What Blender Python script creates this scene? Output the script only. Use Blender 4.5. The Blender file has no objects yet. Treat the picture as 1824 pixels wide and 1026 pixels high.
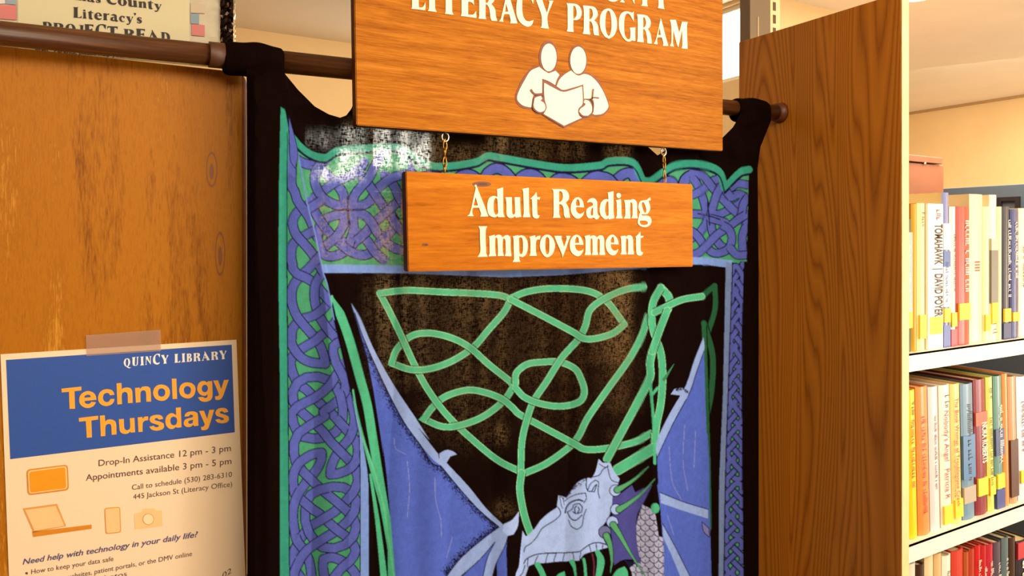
import bpy, bmesh, math, random
import numpy as np
from mathutils import Vector
random.seed(4); np.random.seed(4)
S = bpy.context.scene
COL = S.collection
# ------------------------------------------------------------------ camera, light, exposure
FPX = 1280.0; TH = math.radians(29.9); HOR = 425.0; EYE = 1.6
ST, CT = math.sin(TH), math.cos(TH)
cam_d = bpy.data.cameras.new('camera'); cam = bpy.data.objects.new('camera', cam_d); COL.objects.link(cam)
cam.location = (0, 0, EYE); cam.rotation_euler = (math.pi/2, 0, -TH)
cam_d.sensor_width = 36; cam_d.lens = FPX/1824*36; cam_d.shift_y = -(513-HOR)/1824; cam_d.clip_start = .02
S.camera = cam
S.view_settings.view_transform = 'Standard'; S.view_settings.look = 'None'
S.view_settings.gamma = 1; S.view_settings.use_curve_mapping = False
S.view_settings.exposure = 0.42
w = bpy.data.worlds.new('world'); S.world = w; w.use_nodes = True
w.node_tree.nodes['Background'].inputs[0].default_value = (.75, .87, 1, 1)
w.node_tree.nodes['Background'].inputs[1].default_value = 1.0
def area(name, loc, size, power, col, target, sy=None):
    d = bpy.data.lights.new(name, 'AREA'); d.energy = power; d.color = col; d.size = size
    if sy: d.shape = 'RECTANGLE'; d.size_y = sy
    o = bpy.data.objects.new(name, d); COL.objects.link(o); o.location = loc
    o.rotation_euler = (Vector(target)-Vector(loc)).to_track_quat('-Z', 'Y').to_euler()
    return o
WARM = (1, .91, .72)
area('ceiling_light_lectern_side', (-.1, -.9, 2.5), 1.0, 18, WARM, (.3, 1, 1.4))
area('ceiling_light_centre', (.75, -.35, 2.5), .9, 12, WARM, (.7, 1, 1.5))
area('ceiling_light_book_aisle', (2.1, -.7, 2.5), 1.2, 42, WARM, (1.7, .8, 1.2))
area('ceiling_light_back_room', (1.0, 2.3, 2.5), 1.2, 9, WARM, (1.0, 2.6, 0))
area('ceiling_light_far_right', (4.0, 1.6, 2.5), 1.4, 95, WARM, (4.4, 1.8, 0))
area('added_ceiling_fill_right', (4.7, -2.3, 1.0), 1.6, 110, (1, .95, .86), (4.6, 1.2, 2.9))  # added fill lamp aimed up to brighten the right ceiling; no window stands there
# ------------------------------------------------------------------ helpers
def lin(c):
    return tuple(((x/255)/12.92 if x/255 <= .04045 else ((x/255+.055)/1.055)**2.4) for x in c)
def P(u, v, Y, off=0):
    t = (u-912)/FPX; zf = Y/(CT-t*ST)
    return Vector((zf*(ST+t*CT), Y-off, EYE+(HOR-v)/FPX*zf))
def PX(u, v, X):
    t = (u-912)/FPX; zf = X/(ST+t*CT)
    return Vector((X, zf*(CT-t*ST), EYE+(HOR-v)/FPX*zf))
_m = {}
def mat(name, rgb, rough=.6, metal=0, noise=0, nscale=40, emit=0, bump=0, spec=.5, srgb=True):
    if name in _m: return _m[name]
    c = lin(rgb) if srgb else rgb
    m = bpy.data.materials.new(name); m.use_nodes = True; nt = m.node_tree; N = nt.nodes; L = nt.links
    b = N['Principled BSDF']; b.inputs['Base Color'].default_value = (*c, 1)
    b.inputs['Roughness'].default_value = rough; b.inputs['Metallic'].default_value = metal
    b.inputs['Specular IOR Level'].default_value = spec
    if noise or bump:
        tc = N.new('ShaderNodeTexCoord'); n = N.new('ShaderNodeTexNoise'); n.inputs['Scale'].default_value = nscale
        n.inputs['Detail'].default_value = 5; L.new(tc.outputs['Object'], n.inputs['Vector'])
        if noise:
            r = N.new('ShaderNodeValToRGB'); r.color_ramp.elements[0].position = .3; r.color_ramp.elements[1].position = .7
            r.color_ramp.elements[0].color = tuple(x*(1-noise) for x in c)+(1,)
            r.color_ramp.elements[1].color = tuple(min(1, x*(1+noise*.6)) for x in c)+(1,)
            L.new(n.outputs['Fac'], r.inputs['Fac']); L.new(r.outputs['Color'], b.inputs['Base Color'])
        if bump:
            bp = N.new('ShaderNodeBump'); bp.inputs['Strength'].default_value = bump; bp.inputs['Distance'].default_value = .002
            L.new(n.outputs['Fac'], bp.inputs['Height']); L.new(bp.outputs['Normal'], b.inputs['Normal'])
    if emit:
        b.inputs['Emission Color'].default_value = (*c, 1); b.inputs['Emission Strength'].default_value = emit
    _m[name] = m; return m
def wood(name, stops, scale, band=0, rough=.4, spec=.4, detail=6, fine=(60, 60, 6), dist=2.0, knots=0, finek=.5, bstr=.15):
    m = bpy.data.materials.new(name); m.use_nodes = True; nt = m.node_tree; N = nt.nodes; L = nt.links
    b = N['Principled BSDF']; b.inputs['Roughness'].default_value = rough; b.inputs['Specular IOR Level'].default_value = spec
    tc = N.new('ShaderNodeTexCoord')
    mp = N.new('ShaderNodeMapping'); mp.inputs['Scale'].default_value = scale; L.new(tc.outputs['Object'], mp.inputs['Vector'])
    n = N.new('ShaderNodeTexNoise'); n.inputs['Scale'].default_value = 1; n.inputs['Detail'].default_value = detail
    n.inputs['Roughness'].default_value = .6; n.inputs['Distortion'].default_value = .6
    L.new(mp.outputs[0], n.inputs['Vector'])
    mp2 = N.new('ShaderNodeMapping'); mp2.inputs['Scale'].default_value = fine; L.new(tc.outputs['Object'], mp2.inputs['Vector'])
    n2 = N.new('ShaderNodeTexNoise'); n2.inputs['Scale'].default_value = 1; n2.inputs['Detail'].default_value = 4; n2.inputs['Roughness'].default_value = .7
    L.new(mp2.outputs[0], n2.inputs['Vector'])
    src = n.outputs['Fac']
    if band:
        # growth rings: contour lines of a slow noise field
        mu = N.new('ShaderNodeMath'); mu.operation = 'MULTIPLY'; mu.inputs[1].default_value = band; L.new(n.outputs['Fac'], mu.inputs[0])
        fr = N.new('ShaderNodeMath'); fr.operation = 'FRACT'; L.new(mu.outputs[0], fr.inputs[0])
        src = fr.outputs[0]
    mx = N.new('ShaderNodeMix'); mx.data_type = 'FLOAT'; mx.inputs[0].default_value = finek
    L.new(src, mx.inputs[2]); L.new(n2.outputs['Fac'], mx.inputs[3])
    r = N.new('ShaderNodeValToRGB'); cr = r.color_ramp
    while len(cr.elements) < len(stops): cr.elements.new(.5)
    for e, (p, c) in zip(cr.elements, stops): e.position = p; e.color = (*lin(c), 1)
    L.new(mx.outputs[0], r.inputs['Fac']); L.new(r.outputs['Color'], b.inputs['Base Color'])
    bp = N.new('ShaderNodeBump'); bp.inputs['Strength'].default_value = bstr; bp.inputs['Distance'].default_value = .001
    L.new(mx.outputs[0], bp.inputs['Height']); L.new(bp.outputs['Normal'], b.inputs['Normal'])
    return m
def link(name, me, m=None, parent=None, **props):
    o = bpy.data.objects.new(name, me); COL.objects.link(o)
    if m is not None: me.materials.append(m)
    if parent is not None: o.parent = parent
    for k, v in props.items(): o[k] = v
    return o
def empty(name, loc, label, category, group=None):
    o = bpy.data.objects.new(name, None); COL.objects.link(o); o.location = loc; o.empty_display_size = .05
    o['label'] = label; o['category'] = category
    if group: o['group'] = group
    return o
def adopt(o, root):       # world-space mesh -> child of an Empty at the thing's base
    o.parent = root; o.location = -root.location; return o
def mesh(name, vs, fs):
    me = bpy.data.meshes.new(name); me.from_pydata([tuple(v) for v in vs], [], fs); me.update(); return me
def box_bm(bm, lo, hi, bevel=0, seg=2):
    lo = Vector(lo); hi = Vector(hi)
    vs = [bm.verts.new((x, y, z)) for z in (lo.z, hi.z) for y in (lo.y, hi.y) for x in (lo.x, hi.x)]
    fs = [bm.faces.new([vs[i] for i in f]) for f in ((0,2,3,1),(4,5,7,6),(0,1,5,4),(2,6,7,3),(0,4,6,2),(1,3,7,5))]
    if bevel:
        es = {e for f in fs for e in f.edges}
        bmesh.ops.bevel(bm, geom=list(es), offset=bevel, segments=seg, affect='EDGES', profile=.5)
def bm_mesh(name, bm, smooth=False):
    bmesh.ops.recalc_face_normals(bm, faces=bm.faces[:])
    me = bpy.data.meshes.new(name); bm.to_mesh(me); bm.free()
    if smooth:
        for p in me.polygons: p.use_smooth = True
    return me
def box(name, lo, hi, m, bevel=0, root=None, **props):
    bm = bmesh.new(); box_bm(bm, lo, hi, bevel); o = link(name, bm_mesh(name, bm), m, **props)
    if root is not None: adopt(o, root)
    return o
def prism(name, quad, dvec, m, root=None, **props):   # closed polygon extruded by dvec
    n = len(quad); q = [Vector(p) for p in quad]; vs = q+[p+Vector(dvec) for p in q]
    fs = [list(range(n))[::-1], list(range(n, 2*n))]+[[i, (i+1) % n, n+(i+1) % n, n+i] for i in range(n)]
    me = mesh(name, vs, fs)
    bm = bmesh.new(); bm.from_mesh(me); bmesh.ops.recalc_face_normals(bm, faces=bm.faces[:]); bm.to_mesh(me); bm.free()
    o = link(name, me, m, **props)
    if root is not None: adopt(o, root)
    return o
def tube_bm(bm, pts, r, n=16, caps=True, closed=False):
    pts = [Vector(p) for p in pts]; rings = []; N_ = len(pts); up = None
    for i, p in enumerate(pts):
        if closed: d = pts[(i+1) % N_]-pts[i-1]
        else: d = pts[min(i+1, N_-1)]-pts[max(i-1, 0)]
        d.normalize()
        if up is None: up = d.orthogonal().normalized()
        up = (up-d*up.dot(d)).normalized(); s = d.cross(up)
        rr = r(i/(N_-1)) if callable(r) else r
        rings.append([bm.verts.new(p+(up*math.cos(a)+s*math.sin(a))*rr) for a in [2*math.pi*k/n for k in range(n)]])
    for i in range(N_ if closed else N_-1):
        a, b = rings[i], rings[(i+1) % N_]
        for k in range(n): bm.faces.new((a[k], a[(k+1) % n], b[(k+1) % n], b[k]))
    if caps and not closed:
        bm.faces.new(rings[0][::-1]); bm.faces.new(rings[-1])
# ------------------------------------------------------------------ flat lettering
def smooth_loop(pts, corner=48, n=4, closed=True):
    """Catmull-Rom through traced points, sharp corners kept."""
    m = len(pts); P_ = [np.array(p, float) for p in pts]; sharp = []
    for i in range(m):
        if not closed and i in (0, m-1): sharp.append(True); continue
        a = P_[i]-P_[i-1]; b = P_[(i+1) % m]-P_[i]
        ang = abs(math.degrees(math.atan2(a[0]*b[1]-a[1]*b[0], a@b))); sharp.append(ang > corner)
    out = []
    for i in range(m if closed else m-1):
        p1, p2 = P_[i], P_[(i+1) % m]; d = p2-p1
        t1 = d if sharp[i] else (p2-P_[i-1])*.5
        t2 = d if sharp[(i+1) % m] else (P_[(i+2) % m]-p1)*.5
        l = np.linalg.norm(d)
        for t_ in (0, 1):
            v = (t1, t2)[t_]; q = np.linalg.norm(v)
            if q > l*1.1: v = v*l*1.1/q
            if t_ == 0: t1 = v
            else: t2 = v
        k = 1 if (sharp[i] and sharp[(i+1) % m]) else n
        for j in range(k):
            t = j/k; out.append(tuple((2*t**3-3*t*t+1)*p1+(t**3-2*t*t+t)*t1+(-2*t**3+3*t*t)*p2+(t**3-t*t)*t2))
    if not closed: out.append(tuple(P_[-1]))
    return out
def curve_mesh(loops, extr=0.0):
    cu = bpy.data.curves.new('c', 'CURVE'); cu.dimensions = '2D'; cu.fill_mode = 'BOTH'; cu.extrude = extr
    for lp in loops:
        sp = cu.splines.new('POLY'); sp.points.add(len(lp)-1)
        for i, (x, y) in enumerate(lp): sp.points[i].co = (x, y, 0, 1)
        sp.use_cyclic_u = True
    ob = bpy.data.objects.new('c', cu); me = bpy.data.meshes.new_from_object(ob)
    bpy.data.objects.remove(ob); bpy.data.curves.remove(cu); return me
def px_shape(name, loops, Y, m, root, thick=.0004, off=0.0, **props):
    """loops in photograph-traced plane coordinates -> flat shape standing on plane Y"""
    me = curve_mesh([[(a, -b) for a, b in lp] for lp in loops], 1.0)
    for v in me.vertices:
        x, y, z = v.co; p = P(x, -y, Y); v.co = (p.x, Y-off-(thick if z < 0 else 0), p.z)
    bm = bmesh.new(); bm.from_mesh(me); bmesh.ops.recalc_face_normals(bm, faces=bm.faces[:]); bm.to_mesh(me); bm.free()
    o = link(name, me, m, **props); adopt(o, root); return o
_capH = None
def text_mesh(s, bold=0.0):
    global _capH
    def mk(t):
        cu = bpy.data.curves.new('t', 'FONT'); cu.body = t; cu.offset = bold; cu.fill_mode = 'FRONT'; cu.resolution_u = 3
        ob = bpy.data.objects.new('t', cu); me = bpy.data.meshes.new_from_object(ob)
        bpy.data.objects.remove(ob); bpy.data.curves.remove(cu); return me
    if _capH is None:
        h = mk('H'); _capH = max(v.co.y for v in h.vertices)
    me = mk(s); xs = [v.co.x for v in me.vertices]
    return me, min(xs), max(xs), _capH
def px_text(s, L, R, cap, Y, m, root, bold=0.0, off=.0006, ital=0, capR=None, name='lettering'):
    me, x0, x1, H = text_mesh(s, bold); capR = capR or cap
    for v in me.vertices:
        x, y, z = v.co; x += ital*y; t = (x-x0)/(x1-x0); h = cap+(capR-cap)*t
        p = P(L[0]+(R[0]-L[0])*t, L[1]+(R[1]-L[1])*t-y/H*h, Y); v.co = (p.x, Y-off, p.z)
    me.flip_normals() if me.polygons and me.polygons[0].normal.y > 0 else None
    return adopt(link(name, me, m), root)
# ------------------------------------------------------------------ traced display-serif letters (x0, y0, scale, loops)
def ell(cx, cy, rx, ry, n=20): return [(cx+rx*math.cos(2*math.pi*i/n), cy+ry*math.sin(2*math.pi*i/n)) for i in range(n)]
A1 = (826, 326, 13.03); A2 = (974, 336, 16.58); A3 = (1066, 340, 14.65)
B1 = (840, 396, 13.15); B2 = (950, 400, 14.66); B3 = (1050, 400, 14.65)
C1 = (720, 0, 13.03); C2 = (850, 0, 13.03); C3 = (1000, 0, 11.4); C4 = (1110, 10, 11.4); C6 = (1030, 0, 10.13)
LOW = [
('A', A1, [[(75,770),(130,715),(180,540),(230,300),(270,120),(245,70),(260,40),(285,45),(340,200),(430,420),(500,600),(560,775),(375,780),(395,710),(345,575),(205,575),(190,640),(195,720),(225,770)],[(265,320),(220,525),(325,525)]]),
('d', A1, [[(755,150),(905,100),(907,400),(912,700),(945,790),(790,795),(785,760),(740,790),(690,797),(600,760),(555,680),(540,560),(550,440),(590,350),(650,310),(710,300),(775,330),(770,200)],[(720,350),(750,350),(775,390),(785,600),(790,700),(750,740),(715,720),(690,640),(685,520),(695,410)]]),
('u', A1, [[(955,330),(1105,330),(1110,500),(1115,690),(1135,735),(1175,725),(1185,680),(1180,500),(1170,330),(1300,330),(1305,550),(1315,720),(1330,785),(1200,805),(1185,770),(1130,805),(1070,810),(1010,780),(985,700),(985,500),(975,400)]]),
('l', A1, [[(1345,140),(1500,110),(1505,400),(1512,650),(1540,795),(1365,795),(1385,700),(1380,400),(1370,200)]]),
('t', A1, [[(1535,370),(1620,290),(1680,215),(1695,330),(1765,330),(1750,390),(1695,370),(1695,550),(1700,700),(1715,750),(1750,750),(1735,800),(1690,825),(1630,810),(1595,770),(1585,650),(1580,500),(1575,375)]]),
('R', A2, [[(130,15),(400,17),(500,25),(580,70),(630,150),(645,240),(625,330),(545,420),(600,500),(640,600),(650,720),(680,860),(540,865),(500,790),(490,680),(480,580),(440,490),(400,465),(350,455),(355,600),(350,700),(365,790),(400,860),(165,865),(190,790),(190,400),(180,70)],[(350,70),(400,80),(445,130),(465,230),(440,340),(400,385),(350,400)]]),
('e', A2, [[(1090,555),(860,545),(850,620),(880,690),(920,730),(980,745),(1040,725),(1090,680),(1070,760),(1010,840),(920,885),(830,860),(750,780),(705,680),(700,560),(720,440),(780,330),(850,270),(930,260),(1010,310),(1060,400)],[(855,505),(850,420),(865,340),(900,310),(935,340),(960,420),(965,510)]]),
('a', A2, [[(1175,415),(1220,340),(1290,290),(1370,280),(1430,320),(1475,400),(1478,550),(1480,700),(1500,780),(1540,800),(1545,830),(1510,880),(1460,912),(1410,890),(1370,850),(1290,880),(1210,860),(1165,790),(1155,690),(1180,600),(1260,540),(1345,505),(1350,450),(1320,410),(1270,395)],[(1355,550),(1310,590),(1285,680),(1290,770),(1320,810),(1355,770)]]),
('d', A3, [[(230,45),(380,10),(380,350),(382,550),(405,715),(265,745),(255,710),(190,740),(130,720),(60,650),(25,540),(28,420),(60,310),(130,235),(200,215),(250,235),(245,120)],[(245,265),(200,290),(170,380),(160,480),(170,580),(195,645),(225,660),(255,640),(255,450)]]),
('i', A3, [ell(517,122,58,68),[(440,250),(575,215),(585,400),(590,600),(620,720),(440,720),(470,640),(468,400),(465,300)]]),
('n', A3, [[(655,245),(800,235),(810,250),(870,220),(930,228),(980,280),(995,350),(995,600),(1015,718),(855,718),(880,640),(880,450),(875,340),(850,300),(820,300),(812,450),(815,620),(825,725),(655,725),(690,640),(690,450),(680,320)]]),
('g', A3, [[(1255,235),(1290,205),(1340,170),(1355,240),(1290,265),(1310,310),(1335,400),(1335,480),(1300,560),(1260,600),(1180,610),(1130,605),(1105,625),(1130,645),(1250,645),(1330,680),(1370,750),(1365,830),(1310,910),(1220,945),(1110,930),(1040,880),(1015,810),(1040,700),(1060,600),(1085,570),(1040,480),(1035,400),(1060,300),(1120,255),(1190,245)],[(1115,320),(1145,290),(1175,310),(1210,390),(1240,490),(1235,560),(1205,580),(1170,540),(1135,440)],[(1070,775),(1140,775),(1240,785),(1285,830),(1260,875),(1190,892),(1110,880),(1075,835)]]),
('I', B1, [[(150,95),(360,95),(325,170),(320,400),(330,600),(335,720),(370,805),(130,810),(180,740),(200,650),(190,400),(185,170)]]),
('m', B1, [[(395,330),(530,295),(540,335),(600,295),(670,300),(720,355),(780,310),(840,300),(890,340),(905,420),(905,600),(925,795),(770,790),(790,720),(790,550),(785,430),(760,375),(725,390),(718,500),(722,680),(750,785),(605,790),(612,700),(605,500),(595,380),(570,355),(545,370),(542,500),(548,680),(570,790),(390,795),(415,720),(412,500),(410,380)]]),
('p', B1, [[(955,330),(1080,305),(1110,320),(1150,305),(1230,330),(1290,420),(1310,530),(1300,650),(1260,760),(1190,812),(1140,805),(1105,785),(1110,860),(1135,925),(955,930),(985,860),(980,600),(975,400)],[(1100,370),(1145,345),(1180,380),(1195,480),(1195,640),(1180,730),(1150,750),(1115,720),(1105,550)]]),
('r', B1, [[(1345,340),(1480,305),(1490,370),(1540,325),(1604,313),(1590,402),(1536,398),(1505,438),(1495,560),(1500,700),(1520,785),(1345,785),(1370,720),(1370,500),(1365,400)]]),
('o', B2, [[(370,265),(450,300),(520,400),(555,540),(530,680),(470,790),(380,850),(290,830),(210,730),(165,600),(170,460),(215,350),(290,280)],[(345,320),(385,340),(408,420),(410,600),(400,730),(370,780),(330,770),(310,680),(300,550),(305,420),(315,350)]]),
('v', B2, [[(540,295),(730,295),(725,370),(790,575),(800,575),(860,370),(845,295),(965,295),(900,440),(850,600),(750,860),(740,780),(640,550),(580,400)]]),
('e', B2, [[(1295,530),(1075,525),(1090,610),(1130,670),(1190,690),(1250,680),(1295,650),(1275,720),(1220,800),(1140,825),(1040,780),(975,700),(945,580),(950,450),(1000,340),(1070,280),(1140,268),(1220,320),(1275,420)],[(1085,487),(1085,400),(1110,330),(1140,320),(1170,360),(1185,480)]]),
('m', B3, [[(-140,300),(0,272),(10,318),(60,288),(125,290),(185,335),(245,288),(310,285),(355,325),(372,400),(375,620),(400,795),(245,795),(258,720),(260,520),(255,400),(228,362),(200,385),(193,500),(197,700),(215,795),(55,795),(72,720),(72,500),(65,385),(42,355),(18,375),(12,500),(15,700),(30,795),(-140,795),(-115,720),(-110,500),(-115,380)]]),
('e', B3, [[(750,518),(545,512),(550,590),(590,655),(650,685),(700,670),(738,635),(720,710),(660,785),(580,800),(500,755),(440,660),(415,530),(430,410),(490,310),(560,268),(620,270),(690,330),(735,420)],[(545,470),(548,390),(580,320),(610,320),(630,370),(638,475)]]),
('n', B3, [[(795,305),(930,290),(945,335),(990,285),(1060,280),(1110,330),(1125,430),(1130,620),(1150,778),(985,780),(1000,700),(1000,500),(995,395),(970,355),(945,370),(938,500),(940,680),(960,780),(795,780),(825,720),(820,500),(815,380)]]),
('t', B3, [[(1180,330),(1260,260),(1315,185),(1322,295),(1400,295),(1380,340),(1322,345),(1320,500),(1322,660),(1345,715),(1385,725),(1370,775),(1320,810),(1260,800),(1220,760),(1210,650),(1205,500),(1205,345)]]),
]
UP = [
('L', C1, [[(178,-440),(140,-490),(370,-480),(330,-430),(330,170),(360,180),(420,170),(460,120),(475,60),(485,130),(480,240),(150,205),(175,170)]]),
('I', C1, [[(570,-400),(540,-450),(750,-440),(710,-390),(710,200),(750,280),(540,260),(570,200)]]),
('T', C1, [[(955,-340),(870,-340),(830,-220),(830,-430),(1230,-400),(1220,-190),(1180,-310),(1100,-330),(1105,270),(1140,345),(935,325),(955,270)]]),
('E', C1, [[(1320,-310),(1290,-360),(1640,-330),(1640,-160),(1590,-240),(1475,-270),(1475,-30),(1530,-35),(1600,-90),(1612,130),(1560,60),(1475,40),(1475,345),(1530,350),(1600,340),(1640,290),(1660,260),(1670,420),(1305,375),(1325,320)]]),
('R', C2, [[(35,-270),(10,-320),(190,-310),(330,-280),(390,-180),(400,-60),(380,30),(320,100),(380,170),(415,250),(425,380),(460,490),(330,485),(300,420),(290,300),(265,180),(220,110),(185,110),(185,350),(185,400),(205,450),(20,435),(40,380)],[(185,-240),(250,-230),(275,-120),(265,10),(230,70),(185,75)]]),
('A', C2, [[(490,500),(540,450),(580,280),(640,20),(670,-150),(690,-240),(710,-200),(770,20),(850,300),(925,545),(760,548),(770,480),(735,335),(620,330),(600,400),(590,470),(605,510)],[(660,80),(640,280),(715,275)]]),
('C', C2, [[(1040,-20),(1070,-130),(1130,-170),(1190,-140),(1250,0),(1290,100),(1310,-180),(1180,-230),(1060,-210),(970,-120),(920,20),(900,200),(910,350),(960,480),(1040,570),(1140,620),(1220,610),(1270,560),(1300,465),(1240,490),(1180,500),(1110,470),(1060,380),(1035,240),(1035,100)]]),
('Y', C2, [[(1350,-20),(1330,-70),(1520,-60),(1505,10),(1600,290),(1620,280),(1670,60),(1650,20),(1760,20),(1730,90),(1625,360),(1630,560),(1655,670),(1465,650),(1490,590),(1485,370),(1390,90)]]),
('P', C3, [[(95,70),(230,75),(320,100),(380,170),(405,270),(370,370),(300,410),(235,405),(230,560),(240,655),(100,640),(120,580),(120,300),(115,120)],[(232,115),(275,140),(300,220),(300,310),(270,370),(232,385)]]),
('R', C3, [[(430,115),(560,125),(660,150),(715,220),(728,300),(700,370),(655,415),(710,470),(740,560),(745,640),(755,725),(660,715),(640,640),(635,540),(600,450),(560,425),(560,600),(580,705),(425,690),(445,620),(450,350),(445,180)],[(560,165),(605,190),(632,270),(625,340),(595,385),(560,400)]]),
('O', C3, [[(930,175),(1010,200),(1080,300),(1118,440),(1115,580),(1060,720),(960,790),(870,740),(800,620),(772,480),(785,320),(840,220)],[(940,210),(980,260),(1005,400),(1010,560),(985,700),(955,740),(915,690),(885,560),(885,400),(900,270)]]),
('G', C4, [[(205,125),(207,325),(170,260),(120,180),(75,160),(40,190),(15,300),(10,450),(25,600),(70,680),(110,690),(135,660),(140,530),(130,450),(240,445),(235,560),(240,715),(205,720),(180,705),(110,735),(30,700),(-40,600),(-85,480),(-94,356),(-80,230),(-30,150),(40,120),(120,130),(180,150)]]),
('R', C4, [[(270,180),(400,190),(480,215),(540,290),(550,370),(530,440),(490,475),(540,560),(560,650),(575,775),(480,765),(480,680),(460,560),(430,490),(395,475),(395,620),(410,750),(275,735),(290,660),(290,400),(285,240)],[(398,235),(430,250),(455,330),(450,400),(425,440),(398,450)]]),
('A', C4, [[(610,780),(650,720),(700,520),(735,350),(745,300),(755,255),(800,420),(850,620),(910,820),(795,820),(810,770),(775,645),(690,645),(680,700),(690,790)],[(728,440),(700,600),(760,600)]]),
('M', C4, [[(940,290),(1060,295),(1130,560),(1190,330),(1300,340),(1285,420),(1290,650),(1300,880),(1180,870),(1195,800),(1190,480),(1110,855),(1080,780),(1010,490),(1005,600),(1000,760),(1025,835),(935,825),(970,760),(975,560),(965,380)]]),
]
TOPROW = [
('U', C6, [[(450,-420),(640,-410),(600,-370),(590,-60),(600,5),(640,10),(680,-30),(690,-360),(660,-400),(780,-390),(740,-350),(730,-60),(700,15),(640,35),(570,25),(510,-20),(485,-120),(485,-370)]]),
('N', C6, [[(750,-380),(860,-370),(975,-60),(970,-330),(940,-360),(1060,-350),(1010,-310),(1005,85),(970,0),(810,-250),(805,0),(835,50),(745,40),(775,0),(780,-340)]]),
('T', C6, [[(1150,-270),(1090,-270),(1060,-190),(1060,-340),(1340,-310),(1330,-150),(1300,-240),(1235,-260),(1235,80),(1250,118),(1125,105),(1150,70)]]),
('Y', C6, [[(1435,-100),(1360,-280),(1350,-320),(1470,-310),(1470,-260),(1500,-130),(1540,-250),(1530,-300),(1600,-300),(1590,-250),(1530,-90),(1535,120),(1550,165),(1425,148),(1440,120)]]),
]
def to_px(reg, lp): return [(reg[0]+x/reg[2], reg[1]+y/reg[2]) for x, y in lp]
# the same letterforms, reusable as a small font (cap height 1)
TOPROW = [(c_, r_, [[(x, y*1.28 if y < 0 else y) for x, y in l] for l in lp]) for c_, r_, lp in TOPROW]
FONT = {}
def learn(ch, reg, loops, base, cap):
    pts = [to_px(reg, l) for l in loops]; x0 = min(p[0] for l in pts for p in l); x1 = max(p[0] for l in pts for p in l)
    FONT.setdefault(ch, ([[((x-x0)/cap, (base(x)-y)/cap) for x, y in smooth_loop(l)] for l in pts], (x1-x0)/cap))
for ch, reg, lp in LOW:
    b = (lambda x: 385.3+.0138*(x-835)) if reg in (A1, A2, A3) else (lambda x: 457.6-.0167*(x-855))
    if ch in 'AR' and reg in (A1, A2): learn(ch.lower()+'_', reg, lp, b, 50)
    learn(ch if not (ch == 'R' or ch == 'A') else ch, reg, lp, b, 50.5)
for ch, reg, lp in UP:
    learn(ch, reg, lp, lambda x: 15.5+.146*(x-731), 50)
for ch, reg, lp in TOPROW: learn(ch, reg, lp, lambda x: 5+.125*(x-1100), 51)
def G(ch, w_, loops): FONT[ch] = ([smooth_loop(l) for l in loops], w_)
G('y', .42, [[(0,.6),(.26,.6),(.22,.52),(.29,.2),(.36,.52),(.33,.6),(.46,.6),(.4,.5),(.25,-.1),(.16,-.25),(.06,-.27),(.02,-.18),(.08,-.13),(.15,-.15),(.19,0),(.04,.52)]])
G('s', .32, [[(.28,.58),(.28,.4),(.2,.53),(.14,.54),(.13,.47),(.26,.33),(.31,.2),(.28,.05),(.16,-.02),(.02,.02),(.02,.22),(.1,.07),(.17,.05),(.18,.12),(.06,.26),(0,.4),(.04,.55),(.15,.62)]])
G('c', .36, [[(.34,.56),(.34,.38),(.26,.4),(.22,.53),(.17,.5),(.14,.3),(.18,.1),(.26,.06),(.35,.14),(.3,.02),(.2,-.03),(.07,.04),(0,.28),(.05,.5),(.18,.62)]])
G("'", .12, [[(0,1),(.12,1),(.12,.85),(.03,.68),(.06,.82),(0,.86)]])
G('h', .5, [[(0,.95),(.2,1),(.2,.55),(.3,.62),(.4,.6),(.45,.5),(.45,.1),(.5,0),(.27,0),(.3,.1),(.3,.45),(.25,.52),(.2,.45),(.2,.1),(.23,0),(0,0),(.04,.1),(.04,.88)]])
G('J', .36, [[(.1,1),(.42,1),(.37,.93),(.37,.15),(.3,.02),(.15,-.05),(.02,.0),(.02,.14),(.12,.16),(.16,.05),(.2,.15),(.2,.93)]])
G('D', .56, [[(0,1),(.3,.99),(.48,.85),(.55,.5),(.48,.15),(.3,.01),(0,0),(.05,.07),(.05,.93)],[(.22,.93),(.32,.85),(.37,.5),(.32,.15),(.22,.07)]])
G('B', .5, [[(0,1),(.3,1),(.44,.9),(.44,.65),(.34,.53),(.47,.42),(.5,.2),(.42,.03),(.25,0),(0,0),(.05,.07),(.05,.93)],[(.22,.94),(.28,.88),(.29,.68),(.22,.57)],[(.22,.48),(.3,.42),(.33,.2),(.28,.08),(.22,.07)]])
G('Q', .62, [[(.3,1.02),(.48,.9),(.58,.5),(.48,.12),(.38,.0),(.48,-.12),(.66,-.16),(.5,-.25),(.3,-.12),(.24,-.02),(.1,.12),(0,.5),(.1,.9)],[(.29,.95),(.38,.8),(.41,.5),(.37,.15),(.29,.05),(.21,.15),(.17,.5),(.21,.82)]])
G('-', .2, [[(0,.35),(.2,.35),(.2,.25),(0,.25)]])
def serif_text(s, L, R, cap, Y, m, root, off=.0006, gap=.1, space=.35, name='lettering', fat=1.0):
    x = 0; loops = []
    for ch in s:
        if ch == ' ': x += space; continue
        lp, w_ = FONT[ch]
        for l in lp: loops.append([(x+a*fat, b) for a, b in l])
        x += w_*fat+gap
    W_ = x-gap
    me = curve_mesh(loops, 0.0)
    for v in me.vertices:
        t = v.co.x/W_; p = P(L[0]+(R[0]-L[0])*t, L[1]+(R[1]-L[1])*t-v.co.y*cap, Y); v.co = (p.x, Y-off, p.z)
    return adopt(link(name, me, m), root)
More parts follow.
